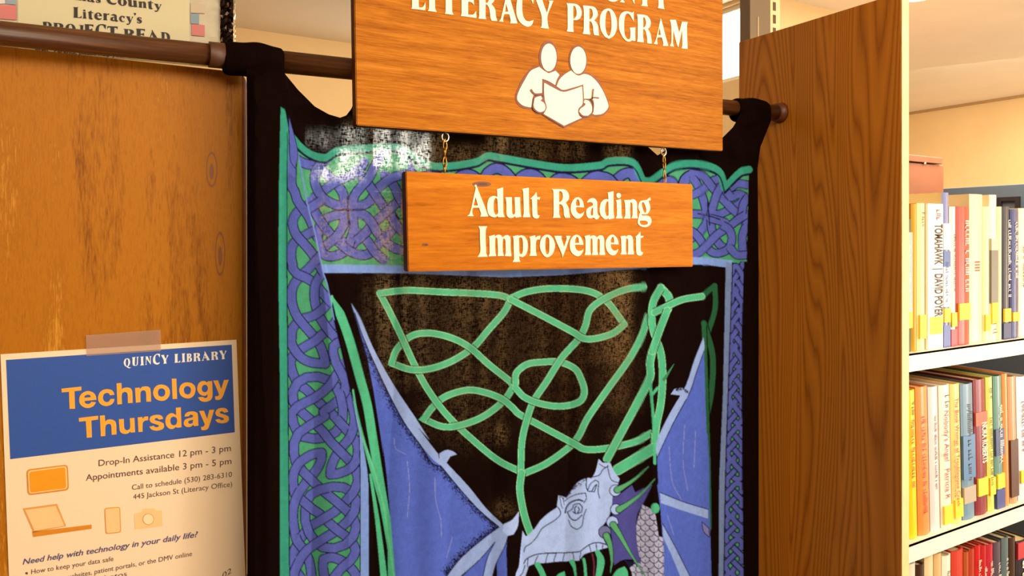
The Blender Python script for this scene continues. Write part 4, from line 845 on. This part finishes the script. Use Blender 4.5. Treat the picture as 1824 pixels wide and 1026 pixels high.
em('figure_body', [(640,338),(700,385),(730,392),(785,375),(850,395),(920,460),(990,570),(1040,700),(1035,745),(980,800),(900,812),(872,800),(880,700),(870,660),(840,640),(778,640),(772,490),(660,520),(555,545),(487,505),(520,430),(580,375)], cream, .0008)
em('figure_head', ell(402,197,83,148,28), cream, .0010); em('figure_head', ell(718,228,85,145,28), cream, .0010)
em('book_shape', [(330,430),(450,498),(553,548),(660,522),(772,487),(777,700),(728,765),(738,822),(765,845),(565,950),(333,812),(353,770),(360,710),(343,650),(335,550)], brown, .0014, .0003)
em('book_shape_face', [(352,470),(450,524),(552,568),(660,542),(757,508),(763,690),(715,760),(725,820),(755,845),(565,930),(345,803),(365,770),(372,710),(357,650),(350,550)], cream, .0018, .0003)
em('hand_outline', [(235,620),(315,592),(345,640),(368,695),(376,745),(350,790),(300,798),(240,765),(222,712),(226,650)], brown, .0019, .0003)
em('hand_shape', [(258,628),(312,612),(328,640),(308,662),(348,690),(362,740),(343,773),(300,783),(252,753),(235,710),(240,655)], cream, .0023, .0003)
em('hand_outline', [(770,640),(840,655),(872,715),(874,790),(828,838),(760,832),(712,785),(722,740),(772,705),(765,675)], brown, .0019, .0003)
em('hand_shape', [(785,652),(830,667),(858,720),(860,780),(820,823),(765,818),(724,778),(740,748),(785,715),(795,695),(772,680)], cream, .0023, .0003)
def ribpoly(pts, w_):
    q = [Vector(p) for p in pts]; L_, R_ = [], []
    for i, p in enumerate(q):
        d = (q[min(i+1, len(q)-1)]-q[max(i-1, 0)]).normalized(); n_ = Vector((-d.y, d.x))*w_/2; L_.append(tuple(p+n_)); R_.append(tuple(p-n_))
    return L_+R_[::-1]
for pts, w_ in (([(205,540),(222,568),(250,592),(335,590)], 18), ([(875,535),(870,590),(862,650)], 13), ([(850,645),(880,628),(938,634)], 13), ([(240,600),(236,660),(222,735)], 9), ([(868,650),(878,700),(872,790)], 9)): em('sleeve_line', ribpoly(pts, w_), brown, .0027, .0003)
# chains: open steel hook + twisted brass links
brass = mat('brass', (196, 140, 58), .3, .9); steel = mat('steel', (214, 200, 176), .25, .9)
def chain(u, v0, v1, side):
    top = P(u, v0, YS+.0085); bt = P(u+(2 if side == 'right' else -1), v1, YS+.0085); H_ = top.z-bt.z
    root = empty('chain', top, 'brass chain with a steel hook joining the two signs, %s of the pair' % side, 'chain', 'chains joining the two hanging signs')
    bm = bmesh.new(); hk = .0062
    pts = [top+Vector((0, 0, .004)), top+Vector((0, 0, -.001))]+[top+Vector((math.sin(a)*hk*.85, 0, -hk-.0012+math.cos(a)*hk)) for a in [2*math.pi*k/14*.86+.25 for k in range(15)]]
    tube_bm(bm, pts, .0013, 8); adopt(link('hook', bm_mesh('hook', bm, True), steel), root)
    n = 4; z0 = -2*hk+.0008; lh = (H_+z0+.004)/n
    for k in range(n):
        bm = bmesh.new(); c_ = top+(bt-top)*((-z0+lh*(k+.5))/H_); ang = (.35, 1.35)[k % 2]
        pts = []
        for j in range(16):
            a_ = 2*math.pi*j/16; x = math.sin(a_)*.0034; z = math.cos(a_)*(lh*.5+.0016)
            tw = ang+z*60; pts.append(c_+Vector((x*math.cos(tw), x*math.sin(tw), z)))
        tube_bm(bm, pts, .00105, 7, closed=True); adopt(link('link', bm_mesh('link', bm, True), brass), root)
chain(793, 235, 305, 'left'); chain(1182, 263, 326, 'right')
# ------------------------------------------------------------------ the hanging cloth
YC = YR-RR-.003
TOPL = [(443,125),(470,115),(500,112),(507,132),(530,160),(560,190),(585,204),(605,210),(616,206),(625,194),(634,172),(645,130),(660,112),(760,122),(860,134),(1000,150),(1120,164),(1134,200),(1142,250),(1153,262),(1170,277),(1184,268),(1196,240),(1210,205),(1225,182),(1244,190),(1262,238),(1285,246),(1305,226),(1316,205),(1330,196),(1375,200)]
def topv(u): return np.interp(u, [p[0] for p in TOPL], [p[1] for p in TOPL])
NS, NV, NB = 700, 700, 330
s = np.linspace(0, 1, NS)[None, :]
def Rb(v): return np.interp(v, [150, 215, 240, 262, 300, 480, 1100, 3000], [1374, 1372, 1362, 1353, 1348, 1350, 1350, 1350])
def Lb(v): return np.interp(v, [100, 160, 1100], [438, 439, 440])
u0 = 443+(1372-443)*s; tv = topv(u0)
r_ = np.r_[np.linspace(0, 1, NV), 1+np.linspace(0, 1, NB+1)[1:]*1.0][:, None]
v = np.where(r_ <= 1, tv+(1045-tv)*np.minimum(r_, 1), 0)
def toX(u): t = (u-912)/FPX; return YC*(ST+t*CT)/(CT-t*ST)
def zf(u): t = (u-912)/FPX; return YC/(CT-t*ST)
for it in range(3):
    vv = np.where(r_ <= 1, v, 1045); uL, uR = Lb(vv), Rb(vv); u = uL+(uR-uL)*s
    tv = topv(u[0:1]) if it == 0 else topv(u); v = tv+(1045-tv)*np.minimum(r_, 1)
Xw = toX(u); Zw = EYE+(HOR-v)/FPX*zf(u)
zb = Zw[NV-1:NV]; Zw = np.where(r_ > 1, zb+(.12-zb)*(r_-1), Zw)
vg = np.where(r_ > 1, HOR-(Zw-EYE)*FPX/zf(u), v)
# folds (metres towards the viewer)
sg = lambda t: 1/(1+np.exp(-np.clip(t, -30, 30)))
def saw(uc, A, Lw, sharp=2.2):      # cloth bulges up to the line uc(v) and drops away just past it
    return A*np.exp(-np.maximum(uc-u, 0)/Lw)*sg((uc-u)/sharp)
hang = np.clip((vg-150)/260, .25, 1)
d = .0042*np.sin(u/23+.6*np.sin(vg/170)+.4)*hang+.0024*np.sin(u/10.3+1.3+.8*np.sin(vg/120))*hang+.003*np.sin(u/61+vg/400)
e1 = np.interp(vg, [190, 270, 414, 483, 570, 704, 779, 1026, 2500], [512, 531, 561, 575, 595, 626, 648, 657, 660]); d = d+saw(e1, .020, 75)
e2 = np.interp(vg, [480, 760, 1026, 2500], [905, 922, 930, 935]); d = d+saw(e2, .004, 40)*sg((vg-520)/30)
e3 = np.interp(vg, [250, 480, 760, 1026, 2500], [1122, 1146, 1163, 1182, 1190]); d = d+saw(e3, .014, 45)*sg((vg-300)/40)
e4 = np.interp(vg, [250, 480, 700, 1026, 2500], [1236, 1250, 1258, 1266, 1266]); d = d+saw(e4, .011, 50)
e5 = np.interp(vg, [190, 300, 480, 1026, 2500], [1290, 1312, 1326, 1328, 1328]); d = d+.012*np.exp(-((u-e5)/14)**2)
e6 = np.interp(vg, [100, 300, 1026, 2500], [470, 478, 478, 478]); d = d+.010*np.exp(-((u-e6)/15)**2)
# swag drapes below the two tie points
for cx, cv_, rad in ((505, 115, 60), (1330, 200, 60)):
    rr = np.hypot(u-cx, vg-cv_); d = d+.006*np.sin(rr/9)*np.exp(-rr/110)
edge = np.minimum(u-Lb(vg), Rb(vg)-u); d = d*np.clip(edge/12, 0, 1)**.6
d = d*np.where(r_ <= .03, r_/.03, 1)
Yw = YC-.002-d*1.0
Yw = np.minimum(Yw, YC)
# the small board hangs close in front: keep the cloth behind it
Yw = np.maximum(Yw, YS+.0215)
# sample print where each bit of cloth lies
zf2 = Xw*ST+Yw*CT; uu = 912+FPX*(Xw*CT-Yw*ST)/zf2; vv = HOR-(Zw-EYE)*FPX/zf2
fx_ = np.clip((uu-OX)*K-.5, 0, CW-1.01); fy_ = np.clip((vv-OY)*K-.5, 0, CH-1.01)
ix, iy = fx_.astype(int), fy_.astype(int); ax, ay = (fx_-ix)[..., None], (fy_-iy)[..., None]
ix1 = np.minimum(ix+1, CW-1); iy1 = np.minimum(iy+1, CH-1)
colr = (cv[iy, ix]*(1-ax)+cv[iy, ix1]*ax)*(1-ay)+(cv[iy1, ix]*(1-ax)+cv[iy1, ix1]*ax)*ay
th_ = thin[iy, ix]
th_ = np.where(vv > 1030, 0, th_)
co = np.stack([Xw, Yw, Zw], -1).reshape(-1, 3); NR = NV+NB
idx = np.arange(NR*NS).reshape(NR, NS)
f = np.stack([idx[:-1, :-1], idx[1:, :-1], idx[1:, 1:], idx[:-1, 1:]], -1).reshape(-1, 4)
# gathered sleeves where the cloth is bunched round the rod
ex_v, ex_f, ex_c = [], [], []
def sleeve(ua, ub, rmax, seed, drop=0):
    rg = np.random.RandomState(seed); xa, xb = P(ua, 100, YR).x, P(ub, 100, YR).x; n, mth = 44, 96
    base = len(co)+sum(len(q) for q in ex_v); ph = rg.rand(6)*6.28; q = []
    for k in range(n):
        t = k/(n-1); env = math.sin(math.pi*min(1, max(0, t)))**.35
        for j in range(mth):
            a_ = 2*math.pi*j/mth
            r = RR+.0022+(rmax-RR)*env*(.55+.45*max(0, math.sin(a_-.2)))*(.88+.12*math.sin(6*t+ph[0]+1.6*math.sin(a_)+.8*math.cos(a_)))
            r += .0008*math.sin(a_*2+t*12+ph[1])*env
            q.append((xa+(xb-xa)*t, YR-r*math.cos(a_)*.93, rzf(xa+(xb-xa)*t)+(r if math.sin(a_) < 0 else r*.9)*math.sin(a_)*(1+(drop if math.sin(a_) < 0 else 0))))
    ex_v.append(np.array(q)); g = base+np.arange(n*mth).reshape(n, mth); g2 = np.roll(g, -1, 1)
    ex_f.append(np.stack([g[:-1], g2[:-1], g2[1:], g[1:]], -1).reshape(-1, 4))
sleeve(398, 502, .0215, 1, .2); sleeve(1308, 1362, .024, 5, .3)
allco = np.concatenate([co]+ex_v); allf = np.concatenate([f]+ex_f)
cm_ = bpy.data.meshes.new('cloth'); cm_.vertices.add(len(allco)); cm_.vertices.foreach_set('co', allco.ravel())
cm_.loops.add(allf.size); cm_.loops.foreach_set('vertex_index', allf.ravel().astype(np.int32))
cm_.polygons.add(len(allf)); cm_.polygons.foreach_set('loop_start', np.arange(0, allf.size, 4, dtype=np.int32)); cm_.polygons.foreach_set('loop_total', np.full(len(allf), 4, np.int32))
cm_.update(calc_edges=True); cm_.validate(); cm_.polygons.foreach_set('use_smooth', np.ones(len(cm_.polygons), bool))
ne = len(allco)-len(co)
ca = cm_.attributes.new('print', 'FLOAT_COLOR', 'POINT'); full = np.ones((len(allco), 4), np.float32); full[:len(co), :3] = colr.reshape(-1, 3); full[len(co):, :3] = BLACK
ca.data.foreach_set('color', full.ravel())
ta = cm_.attributes.new('open_weave', 'FLOAT', 'POINT'); ta.data.foreach_set('value', np.r_[th_.ravel(), np.zeros(ne)].astype(np.float32))
m = bpy.data.materials.new('printed_cotton'); m.use_nodes = True; nt = m.node_tree; N = nt.nodes; L = nt.links; b = N['Principled BSDF']; out = N['Material Output']
b.inputs['Roughness'].default_value = .9; b.inputs['Specular IOR Level'].default_value = .03
at = N.new('ShaderNodeAttribute'); at.attribute_name = 'print'; at2 = N.new('ShaderNodeAttribute'); at2.attribute_name = 'open_weave'
tc = N.new('ShaderNodeTexCoord')
def nz(scale, sc, det=2):
    mp = N.new('ShaderNodeMapping'); mp.inputs['Scale'].default_value = sc; L.new(tc.outputs['Object'], mp.inputs['Vector'])
    n = N.new('ShaderNodeTexNoise'); n.inputs['Scale'].default_value = scale; n.inputs['Detail'].default_value = det; L.new(mp.outputs[0], n.inputs['Vector']); return n.outputs['Fac']
def mth(op, a, b_=None, clamp=False):
    n = N.new('ShaderNodeMath'); n.operation = op; n.use_clamp = clamp
    for i, x in enumerate((a, b_)):
        if x is None: continue
        if isinstance(x, (int, float)): n.inputs[i].default_value = x
        else: L.new(x, n.inputs[i])
    return n.outputs[0]
warp_ = nz(620, (1, .1, .3)); weft = nz(620, (.3, .1, 1)); blot = nz(110, (1, .3, .8), 4)
wv = mth('ADD', mth('MULTIPLY', warp_, .5), mth('MULTIPLY', weft, .5))
fadef = mth('ADD', mth('MULTIPLY', blot, .35), mth('ADD', mth('MULTIPLY', wv, .5), .58))
mxc = N.new('ShaderNodeMix'); mxc.data_type = 'RGBA'; mxc.blend_type = 'MULTIPLY'; mxc.inputs[0].default_value = 1
cmb = N.new('ShaderNodeCombineColor'); [L.new(fadef, cmb.inputs[i]) for i in range(3)]
L.new(at.outputs['Color'], mxc.inputs[6]); L.new(cmb.outputs[0], mxc.inputs[7]); L.new(mxc.outputs[2], b.inputs['Base Color'])
hole = mth('MULTIPLY', mth('SUBTRACT', mth('ADD', mth('MULTIPLY', wv, .8), mth('MULTIPLY', blot, .25)), .44), 6, True)
al = mth('MULTIPLY', hole, mth('MULTIPLY', at2.outputs['Fac'], .62), True)
tr = N.new('ShaderNodeBsdfTransparent'); ms = N.new('ShaderNodeMixShader'); L.new(al, ms.inputs[0]); L.new(b.outputs[0], ms.inputs[1]); L.new(tr.outputs[0], ms.inputs[2])
tl = N.new('ShaderNodeBsdfTranslucent'); L.new(mxc.outputs[2], tl.inputs['Color']); ms2 = N.new('ShaderNodeMixShader'); ms2.inputs[0].default_value = .12
L.new(ms.outputs[0], ms2.inputs[1]); L.new(tl.outputs[0], ms2.inputs[2]); L.new(ms2.outputs[0], out.inputs['Surface'])
bp = N.new('ShaderNodeBump'); bp.inputs['Strength'].default_value = .25; bp.inputs['Distance'].default_value = .0006; L.new(wv, bp.inputs['Height']); L.new(bp.outputs[0], b.inputs['Normal'])
cloth = link('curtain', cm_, m, label='blue and green knotwork dragon cloth hung as a curtain from the rod', category='curtain')
# ------------------------------------------------------------------ oak bookcase on the right
oak = wood('oak_veneer', [(.10, (132, 74, 10)), (.26, (176, 106, 22)), (.55, (192, 120, 30)), (.74, (174, 104, 20)), (.90, (136, 76, 10))], (.1, 7.5, .36), band=36, rough=.5, fine=(10, 500, 12), finek=.3, detail=1.2, spec=.25)
bc = empty('bookcase', (XP, .9, 0), 'oak end panelled bookcase with pale metal shelves full of books', 'bookcase')
yn, yf = PX(1605, 400, XP).y, PX(1316, 75, XP).y; ztop = PX(1316, 75, XP).z
box('end_panel', (XP, yn, 0), (XP+.021, yf, ztop), oak, .0015, bc)
edm = mat('panel_edge_pale', (246, 214, 150), .5, noise=.12, nscale=30)
box('edge_band', (XP+.0005, yn-.0015, 0), (XP+.0205, yn, ztop), edm, .0005, bc)
shm = mat('shelf_enamel', (248, 240, 222), .45); upm = mat('upright_brown', (112, 88, 56), .5); upc = mat('upright_cream', (226, 196, 146), .5)
ux0 = PX(1335, 60, XP+.03).y
Yu = 1.115; xa, xb, xc_ = P(1336, 60, Yu).x, P(1373, 60, Yu).x, P(1390, 60, Yu).x
box('upright', (xa, Yu, 0), (xb, Yu+.03, 2.56), upm, .002, bc)
slots = bmesh.new(); box_bm(slots, (xb, Yu+.001, 0), (xc_, Yu+.012, 2.56)); adopt(link('slotted_flange', bm_mesh('slotted_flange', slots), upc), bc)
dkm = mat('slot_dark', (92, 62, 30), .7); zz = P(1379, 34, Yu).z; st = .0290
sx0, sx1 = P(1377.5, 34, Yu).x, P(1382, 34, Yu).x
for k in range(-3, 14): box('slot', (sx0, Yu-.0002, zz+k*st-.0095), (sx1, Yu+.0012, zz+k*st+.0095), dkm, 0, bc)
box('seam', (P(1349, 34, Yu).x, Yu-.001, 1.4), (P(1351, 34, Yu).x, Yu+.001, P(1350, 30, Yu).z), mat('seam_pale', (176, 150, 104), .5), 0, bc)
YB = .745; XE = 2.06
ZS = [EYE-.1995, EYE-.530, EYE-.862]
for z in ZS:
    bm = bmesh.new(); box_bm(bm, (XP+.022, yn+.004, z-.031), (XE, yn+.006, z)); box_bm(bm, (XP+.022, yn+.004, z-.003), (XE, Yu-.01, z)); box_bm(bm, (XP+.022, yn+.006, z-.031), (XE, yn+.03, z-.029))
    adopt(link('shelf', bm_mesh('shelf', bm), shm), bc)
box('base', (XP+.022, yn+.02, 0), (XE, Yu-.01, .1), shm, .002, bc); box('added_backing', (XP+.022, Yu-.009, .1), (XE, Yu-.004, ZS[0]+.01), mat('back_brown', (70, 44, 22), .7), 0, bc)  # thin panel added behind the open shelves to keep the gaps dark
bpy.context.view_layer.update()
pgm = mat('book_pages', (226, 200, 152), .8, noise=.15, nscale=200)
yel_l = mat('spine_label', (252, 214, 40), .45); inkb = mat('spine_ink', (60, 34, 28), .5); inkw = mat('spine_white', (250, 240, 220), .5); inkr = mat('spine_red', (190, 60, 46), .5); inkbl = mat('spine_blue', (40, 60, 130), .5)
LEGIBLE = ('TOMAHAWK  |  DAVID POYER', "Nobody's Angel   Patricia R", 'The Book Woman of Troublesome Creek', 'NORA ROBERTS', 'SANDFORD')
def spine_text(sx, x0, x1, za, zb, yy, m_, root, bold=.0):
    x0, x1 = x1, x0
    # text running down the spine
    if sx not in LEGIBLE:          # lettering too small or blurred to read: rows of small strokes, no words
        rg = random.Random(len(sx)+int(za*1e4)); vs, fs = [], []; t = 0
        while t < 1:
            w_ = .35*abs(x1-x0)/abs(zb-za); h0 = rg.choice((0, 0, 0, .25)); h1 = rg.choice((.65, .65, 1))
            for (ta, tb, ha, hb) in ((t, t+w_*.35, h0, h1), (t, t+w_, .0, .14) if rg.random() < .5 else (t+w_*.7, t+w_, 0, h1)):
                k_ = len(vs); vs += [(x0+(x1-x0)*a_, yy, za+(zb-za)*b_) for a_, b_ in ((ha, ta), (hb, ta), (hb, tb), (ha, tb))]; fs.append((k_, k_+1, k_+2, k_+3))
            t += w_*rg.choice((1.35, 1.35, 1.35, 1.35, 2.4))
        return adopt(link('lettering', mesh('lettering', vs, fs), m_), root)
    me, a0, a1, H = text_mesh(sx, .025 if sx.isupper() else .0)
    for v_ in me.vertices:
        x, y, z = v_.co; t = (x-a0)/(a1-a0); v_.co = (x0+(x1-x0)*(y/H), yy, za+(zb-za)*t)
    me.flip_normals() if me.polygons and me.polygons[0].normal.y > 0 else None
    return adopt(link('lettering', me, m_), root)
def book(u0, u1, vt, z0, spine, side, label, texts=(), lab=None, dep=.15, bands=(), vis=None, shear=0, yoff=0):
    y = YB+yoff; x0, x1 = P(u0, 600, y).x+.0004, P(u1, 600, y).x-.0004; z1 = P((u0+u1)/2, vt, y).z; z0 = z0+.0005; w_ = x1-x0; t = .0025
    x0_ = max(x0, XP+.0225); root = empty('book', ((x0+x1)/2, y, z0), label, 'book', vis)
    sm_ = mat('cover_%s' % '_'.join(map(str, spine)), spine, .35); sd = mat('cover_%s' % '_'.join(map(str, side)), side, .4)
    bm = bmesh.new(); n = 6; outer = [(x0+w_*k/n, y+.004*(1-math.sin(math.pi*k/n))**1) for k in range(n+1)]; inner = [(a_, b_+t) for a_, b_ in outer]
    ring = outer+[(x1, y+dep), (x1-t, y+dep)]+[(max(x0+t, min(x1-t, a_)), b_) for a_, b_ in inner[::-1]]+[(x0+t, y+dep), (x0, y+dep)]
    vb = [bm.verts.new((a_, b_, z0)) for a_, b_ in ring]; vt_ = [bm.verts.new((a_, b_, z1)) for a_, b_ in ring]; k_ = len(ring)
    for i in range(k_): bm.faces.new((vb[i], vb[(i+1) % k_], vt_[(i+1) % k_], vt_[i]))
    def cap(vs):
        m0 = n+1
        for i in range(n): bm.faces.new((vs[i], vs[i+1], vs[k_-3-(i+1)], vs[k_-3-i]))
        bm.faces.new((vs[n], vs[n+1], vs[n+2], vs[n+3])); bm.faces.new((vs[0], vs[k_-1], vs[k_-2], vs[k_-3]))
    cap(vb); cap(vt_)
    me = bm_mesh('cover', bm); me.materials.append(sm_); me.materials.append(sd)
    for p in me.polygons:
        if p.normal.x < -.9 and p.area > .003: p.material_index = 1
    adopt(link('cover', me), root)
    box('pages', (x0+t+.0002, y+.0075, z0+.003), (max(x1-t-.0002, x0+t+.001), y+dep-.004, z1-.004), pgm, 0, root)
    H_ = z1-z0; ff = lambda k: z0+H_*k
    for (k0, k1, c) in bands: box('spine_band', (x0+.0006, y-.0003, ff(k0)), (x1-.0006, y+.0042, ff(k1)), mat('band_%s' % '_'.join(map(str, c)), c, .4), 0, root)
    if lab: box('spine_label', (x0+w_*.12, y-.0007, ff(lab[0])), (x1-w_*.05, y+.004, ff(lab[1])), yel_l, 0, root)
    for (tx, k0, k1, c0, c1, tm) in texts: spine_text(tx, x0+w_*c0, x0+w_*c1, ff(k1), ff(k0), y-.0009, tm, root)
    if shear:
        for ch in root.children:
            for v_ in ch.data.vertices: v_.co.x -= (v_.co.z-z0)*shear
    return root
W_ = (250, 244, 230); CR = (246, 228, 176); PK = (226, 186, 160)
A_, B_, C_ = ZS
gA, gB, gC = 'books on the top shelf', 'books on the middle shelf', 'books on the bottom shelf'
T = spine_text
book(1612,1626,390,A_,(70,104,106),(90,110,110),'thin teal book beside the oak panel on the top shelf',[('------',.45,.8,.7,.3,inkw)],(.18,.3),vis=gA,bands=[(.3,.9,(150,176,170))])
book(1626,1636,363,A_,(206,160,50),(196,150,60),'narrow ochre book, second on the top shelf',vis=gA)
book(1636.5,1651,362,A_,(252,238,170),(214,180,110),'pale yellow book left of the white one on the top shelf',[('---',.84,.94,.75,.35,inkb)],(.08,.24),vis=gA)
book(1652,1680,363,A_,W_,(212,160,132),'thick white book lettered in capitals down its spine on the top shelf',[('TOMAHAWK  |  DAVID POYER',.22,.86,.95,.45,inkb),('---',.9,.96,.85,.55,inkr)],(.1,.22),vis=gA,bands=[(.0,1,W_)])
book(1680.5,1693.5,343,A_,(132,138,186),(248,232,166),'tall blue patterned book rising above the top shelf row',[('-----------------',.3,.55,.7,.3,inkbl)],(.16,.25),vis=gA,bands=[(.26,.52,(226,226,236)),(.63,.8,(236,232,232)),(.0,.14,(86,110,176)),(.52,.62,(76,106,170))])
book(1694,1705.5,368,A_,(226,226,224),(60,62,84),'slim white spined book between the tall blue and dark red ones',[('----------',.4,.8,.8,.4,inkb)],(.14,.24),vis=gA,bands=[(.0,.12,(190,70,90))])
book(1706,1729.5,368,A_,(176,58,40),(158,52,36),'dark red book with pale gilt spine on the top shelf',[('-------------',.38,.9,.95,.55,inkw)],(.18,.3),vis=gA)
book(1730,1753.5,346,A_,(252,222,178),(248,228,170),'broad peach coloured book standing tall on the top shelf',[('--',.5,.55,.8,.3,inkr)],None,vis=gA)
book(1754,1765,368,A_,(252,240,180),CR,'pale cream yellow book right of the broad peach one',None or (),(.08,.2),vis=gA)
book(1765.5,1778.5,347,A_,(244,238,214),(250,236,190),'tall cream book with a grey fade on its spine',[('--',.06,.12,.8,.3,inkb)],(.12,.26),vis=gA,bands=[(.26,.62,(120,116,110)),(.62,.7,(190,184,170))])
book(1779,1787,368,A_,(244,226,180),CR,'thin cream book left of the black one on the top shelf',vis=gA)
book(1787.5,1801.5,368,A_,(52,50,58),(60,56,52),'black book with a silver stripe on the top shelf',[('--------------',.3,.9,.95,.55,inkw)],(.13,.23),vis=gA,bands=[(.0,.12,(40,58,110))])
book(1802.5,1816.5,373,A_,(58,66,122),(66,66,92),'navy blue book near the right end of the top shelf',[('--------',.45,.9,.8,.4,inkw)],(.13,.2),vis=gA)
book(1817.5,1836,371,A_,(250,226,190),(240,214,170),'cream book with brown lettering at the right end of the top shelf',[('---------',.38,.7,.6,.25,inkb)],vis=gA)
sh = .035
book(1622,1638,694,B_,(252,210,20),(240,190,30),'bright yellow book first on the middle shelf',[('----------------------',.35,.8,.75,.3,inkr),('--',.84,.92,.8,.4,inkb)],vis=gB,shear=sh)
book(1639,1660,688,B_,(240,142,66),(206,106,44),'orange book second on the middle shelf',[('-----------------------',.15,.8,.65,.35,inkr)],vis=gB,shear=sh)
book(1661,1678,688,B_,(236,222,224),(206,186,176),'pale lilac white book beside the orange one on the middle shelf',[('-----------------------',.3,.8,.65,.4,inkb)],vis=gB,shear=sh)
book(1680,1699,685,B_,(254,240,220),(240,210,180),'cream book with red script lettering on the middle shelf',[("Nobody's Angel   Patricia R",.2,.82,.7,.3,inkr),('--',.84,.93,.8,.4,inkb)],(.02,.15),vis=gB,shear=sh)
book(1700,1717,683,B_,(250,212,130),(236,196,120),'golden cream book with a long script title on the middle shelf',[('The Book Woman of Troublesome Creek',.12,.9,.65,.3,inkr),('----------------------',.2,.6,.2,.05,inkb)],(.04,.17),vis=gB,shear=sh)
book(1718,1740,683,B_,(112,146,172),(88,100,110),'slate blue book with brown lettering on the middle shelf',[('-------------',.3,.85,.75,.4,inkb)],vis=gB,shear=sh,bands=[(.3,.62,(80,128,176)),(.12,.24,(186,170,150))])
book(1741,1762,675,B_,(136,32,44),(112,26,32),'maroon book with white lettered author name on the middle shelf',[('NORA ROBERTS',.38,.68,.95,.5,inkw)],(.14,.27),vis=gB,shear=sh,bands=[(.66,.76,(216,90,60))])
book(1763,1775,671,B_,(226,224,110),(206,196,100),'lime yellow book right of the maroon one',[('---------------',.2,.7,.7,.3,inkb),('--',.86,.92,.8,.3,inkb)],(.12,.25),vis=gB,shear=sh)
book(1776,1791.5,669,B_,(104,146,138),(70,110,92),'green and blue book on the middle shelf',[('-----------------',.35,.78,.9,.45,inkw)],(.15,.26),vis=gB,shear=sh,bands=[(.0,.14,(60,70,140)),(.4,.6,(58,76,130))])
book(1792,1801,665,B_,(244,158,90),(230,140,70),'thin orange book toward the right of the middle shelf',vis=gB,shear=sh)
book(1802,1816,670,B_,(204,152,110),(180,130,90),'tan book with dark brown lower half of its spine',vis=gB,shear=sh,bands=[(.05,.5,(86,46,28))])
book(1817,1836,670,B_,(222,216,226),(210,200,200),'lilac white book at the right end of the middle shelf',[('------',.4,.8,.6,.3,inkb)],(.14,.24),vis=gB,shear=sh)
for (a_, b_, vt, c, cs, lb_, tx, lab) in (
 (1618,1634,1004,(232,222,206),(240,220,190),'short white book first on the bottom shelf',(),None), (1635,1649,1006,(66,36,22),(80,50,30),'dark brown book with the low spine on the bottom shelf',(),None),
 (1650,1666,974,(236,214,168),(220,190,140),'tall cream book on the bottom shelf',(),None), (1667,1680,986,(226,190,134),(210,170,110),'tan book between two cream ones on the bottom shelf',(),None),
 (1681,1697,990,(248,238,222),(230,210,180),'white book with a small brown mark on the bottom shelf',[('--',.80,.9,.7,.4,inkb)],None), (1698,1719,980,(206,60,38),(190,54,34),'broad red book on the bottom shelf',[('---------',.3,.6,.9,.4,inkw)],None),
 (1720,1728,984,(196,96,50),(180,86,44),'thin rust coloured book on the bottom shelf',(),None), (1729,1739,978,(190,70,44),(150,60,40),'brick red book with white patches on its spine',(),None),
 (1740,1750,972,(214,40,38),(180,40,36),'scarlet book with capital lettering on the bottom shelf',[('-------------',.3,.9,.8,.3,inkw)],None), (1751,1760,972,(204,44,44),(180,40,36),'scarlet book right of the capital lettered one',[('-----------',.3,.85,.8,.3,inkw)],None),
 (1761,1772,970,(196,42,62),(160,36,50),'crimson book left of the grey violet one',[('---------',.3,.88,.8,.3,inkw)],None), (1773,1786,966,(92,76,92),(70,60,66),'grey violet book on the bottom shelf',[('----------',.4,.85,.8,.4,inkw)],None),
 (1787,1800,958,(96,112,116),(70,84,80),'teal grey book on the bottom shelf',[('-------',.4,.85,.8,.4,inkw)],None), (1801,1812,958,(74,48,34),(66,44,30),'dark brown book left of the black bestseller',(),None),
 (1813,1836,962,(38,22,24),(50,40,34),'black and red book with big white letters on the bottom shelf',[('SANDFORD',.3,.84,.85,.35,inkw)],None)):
    book(a_, b_, vt, C_, c, cs, lb_, tx or (), lab, vis=gC, bands=[(.86,.99,(196,44,54))] if 'big white' in lb_ else ())
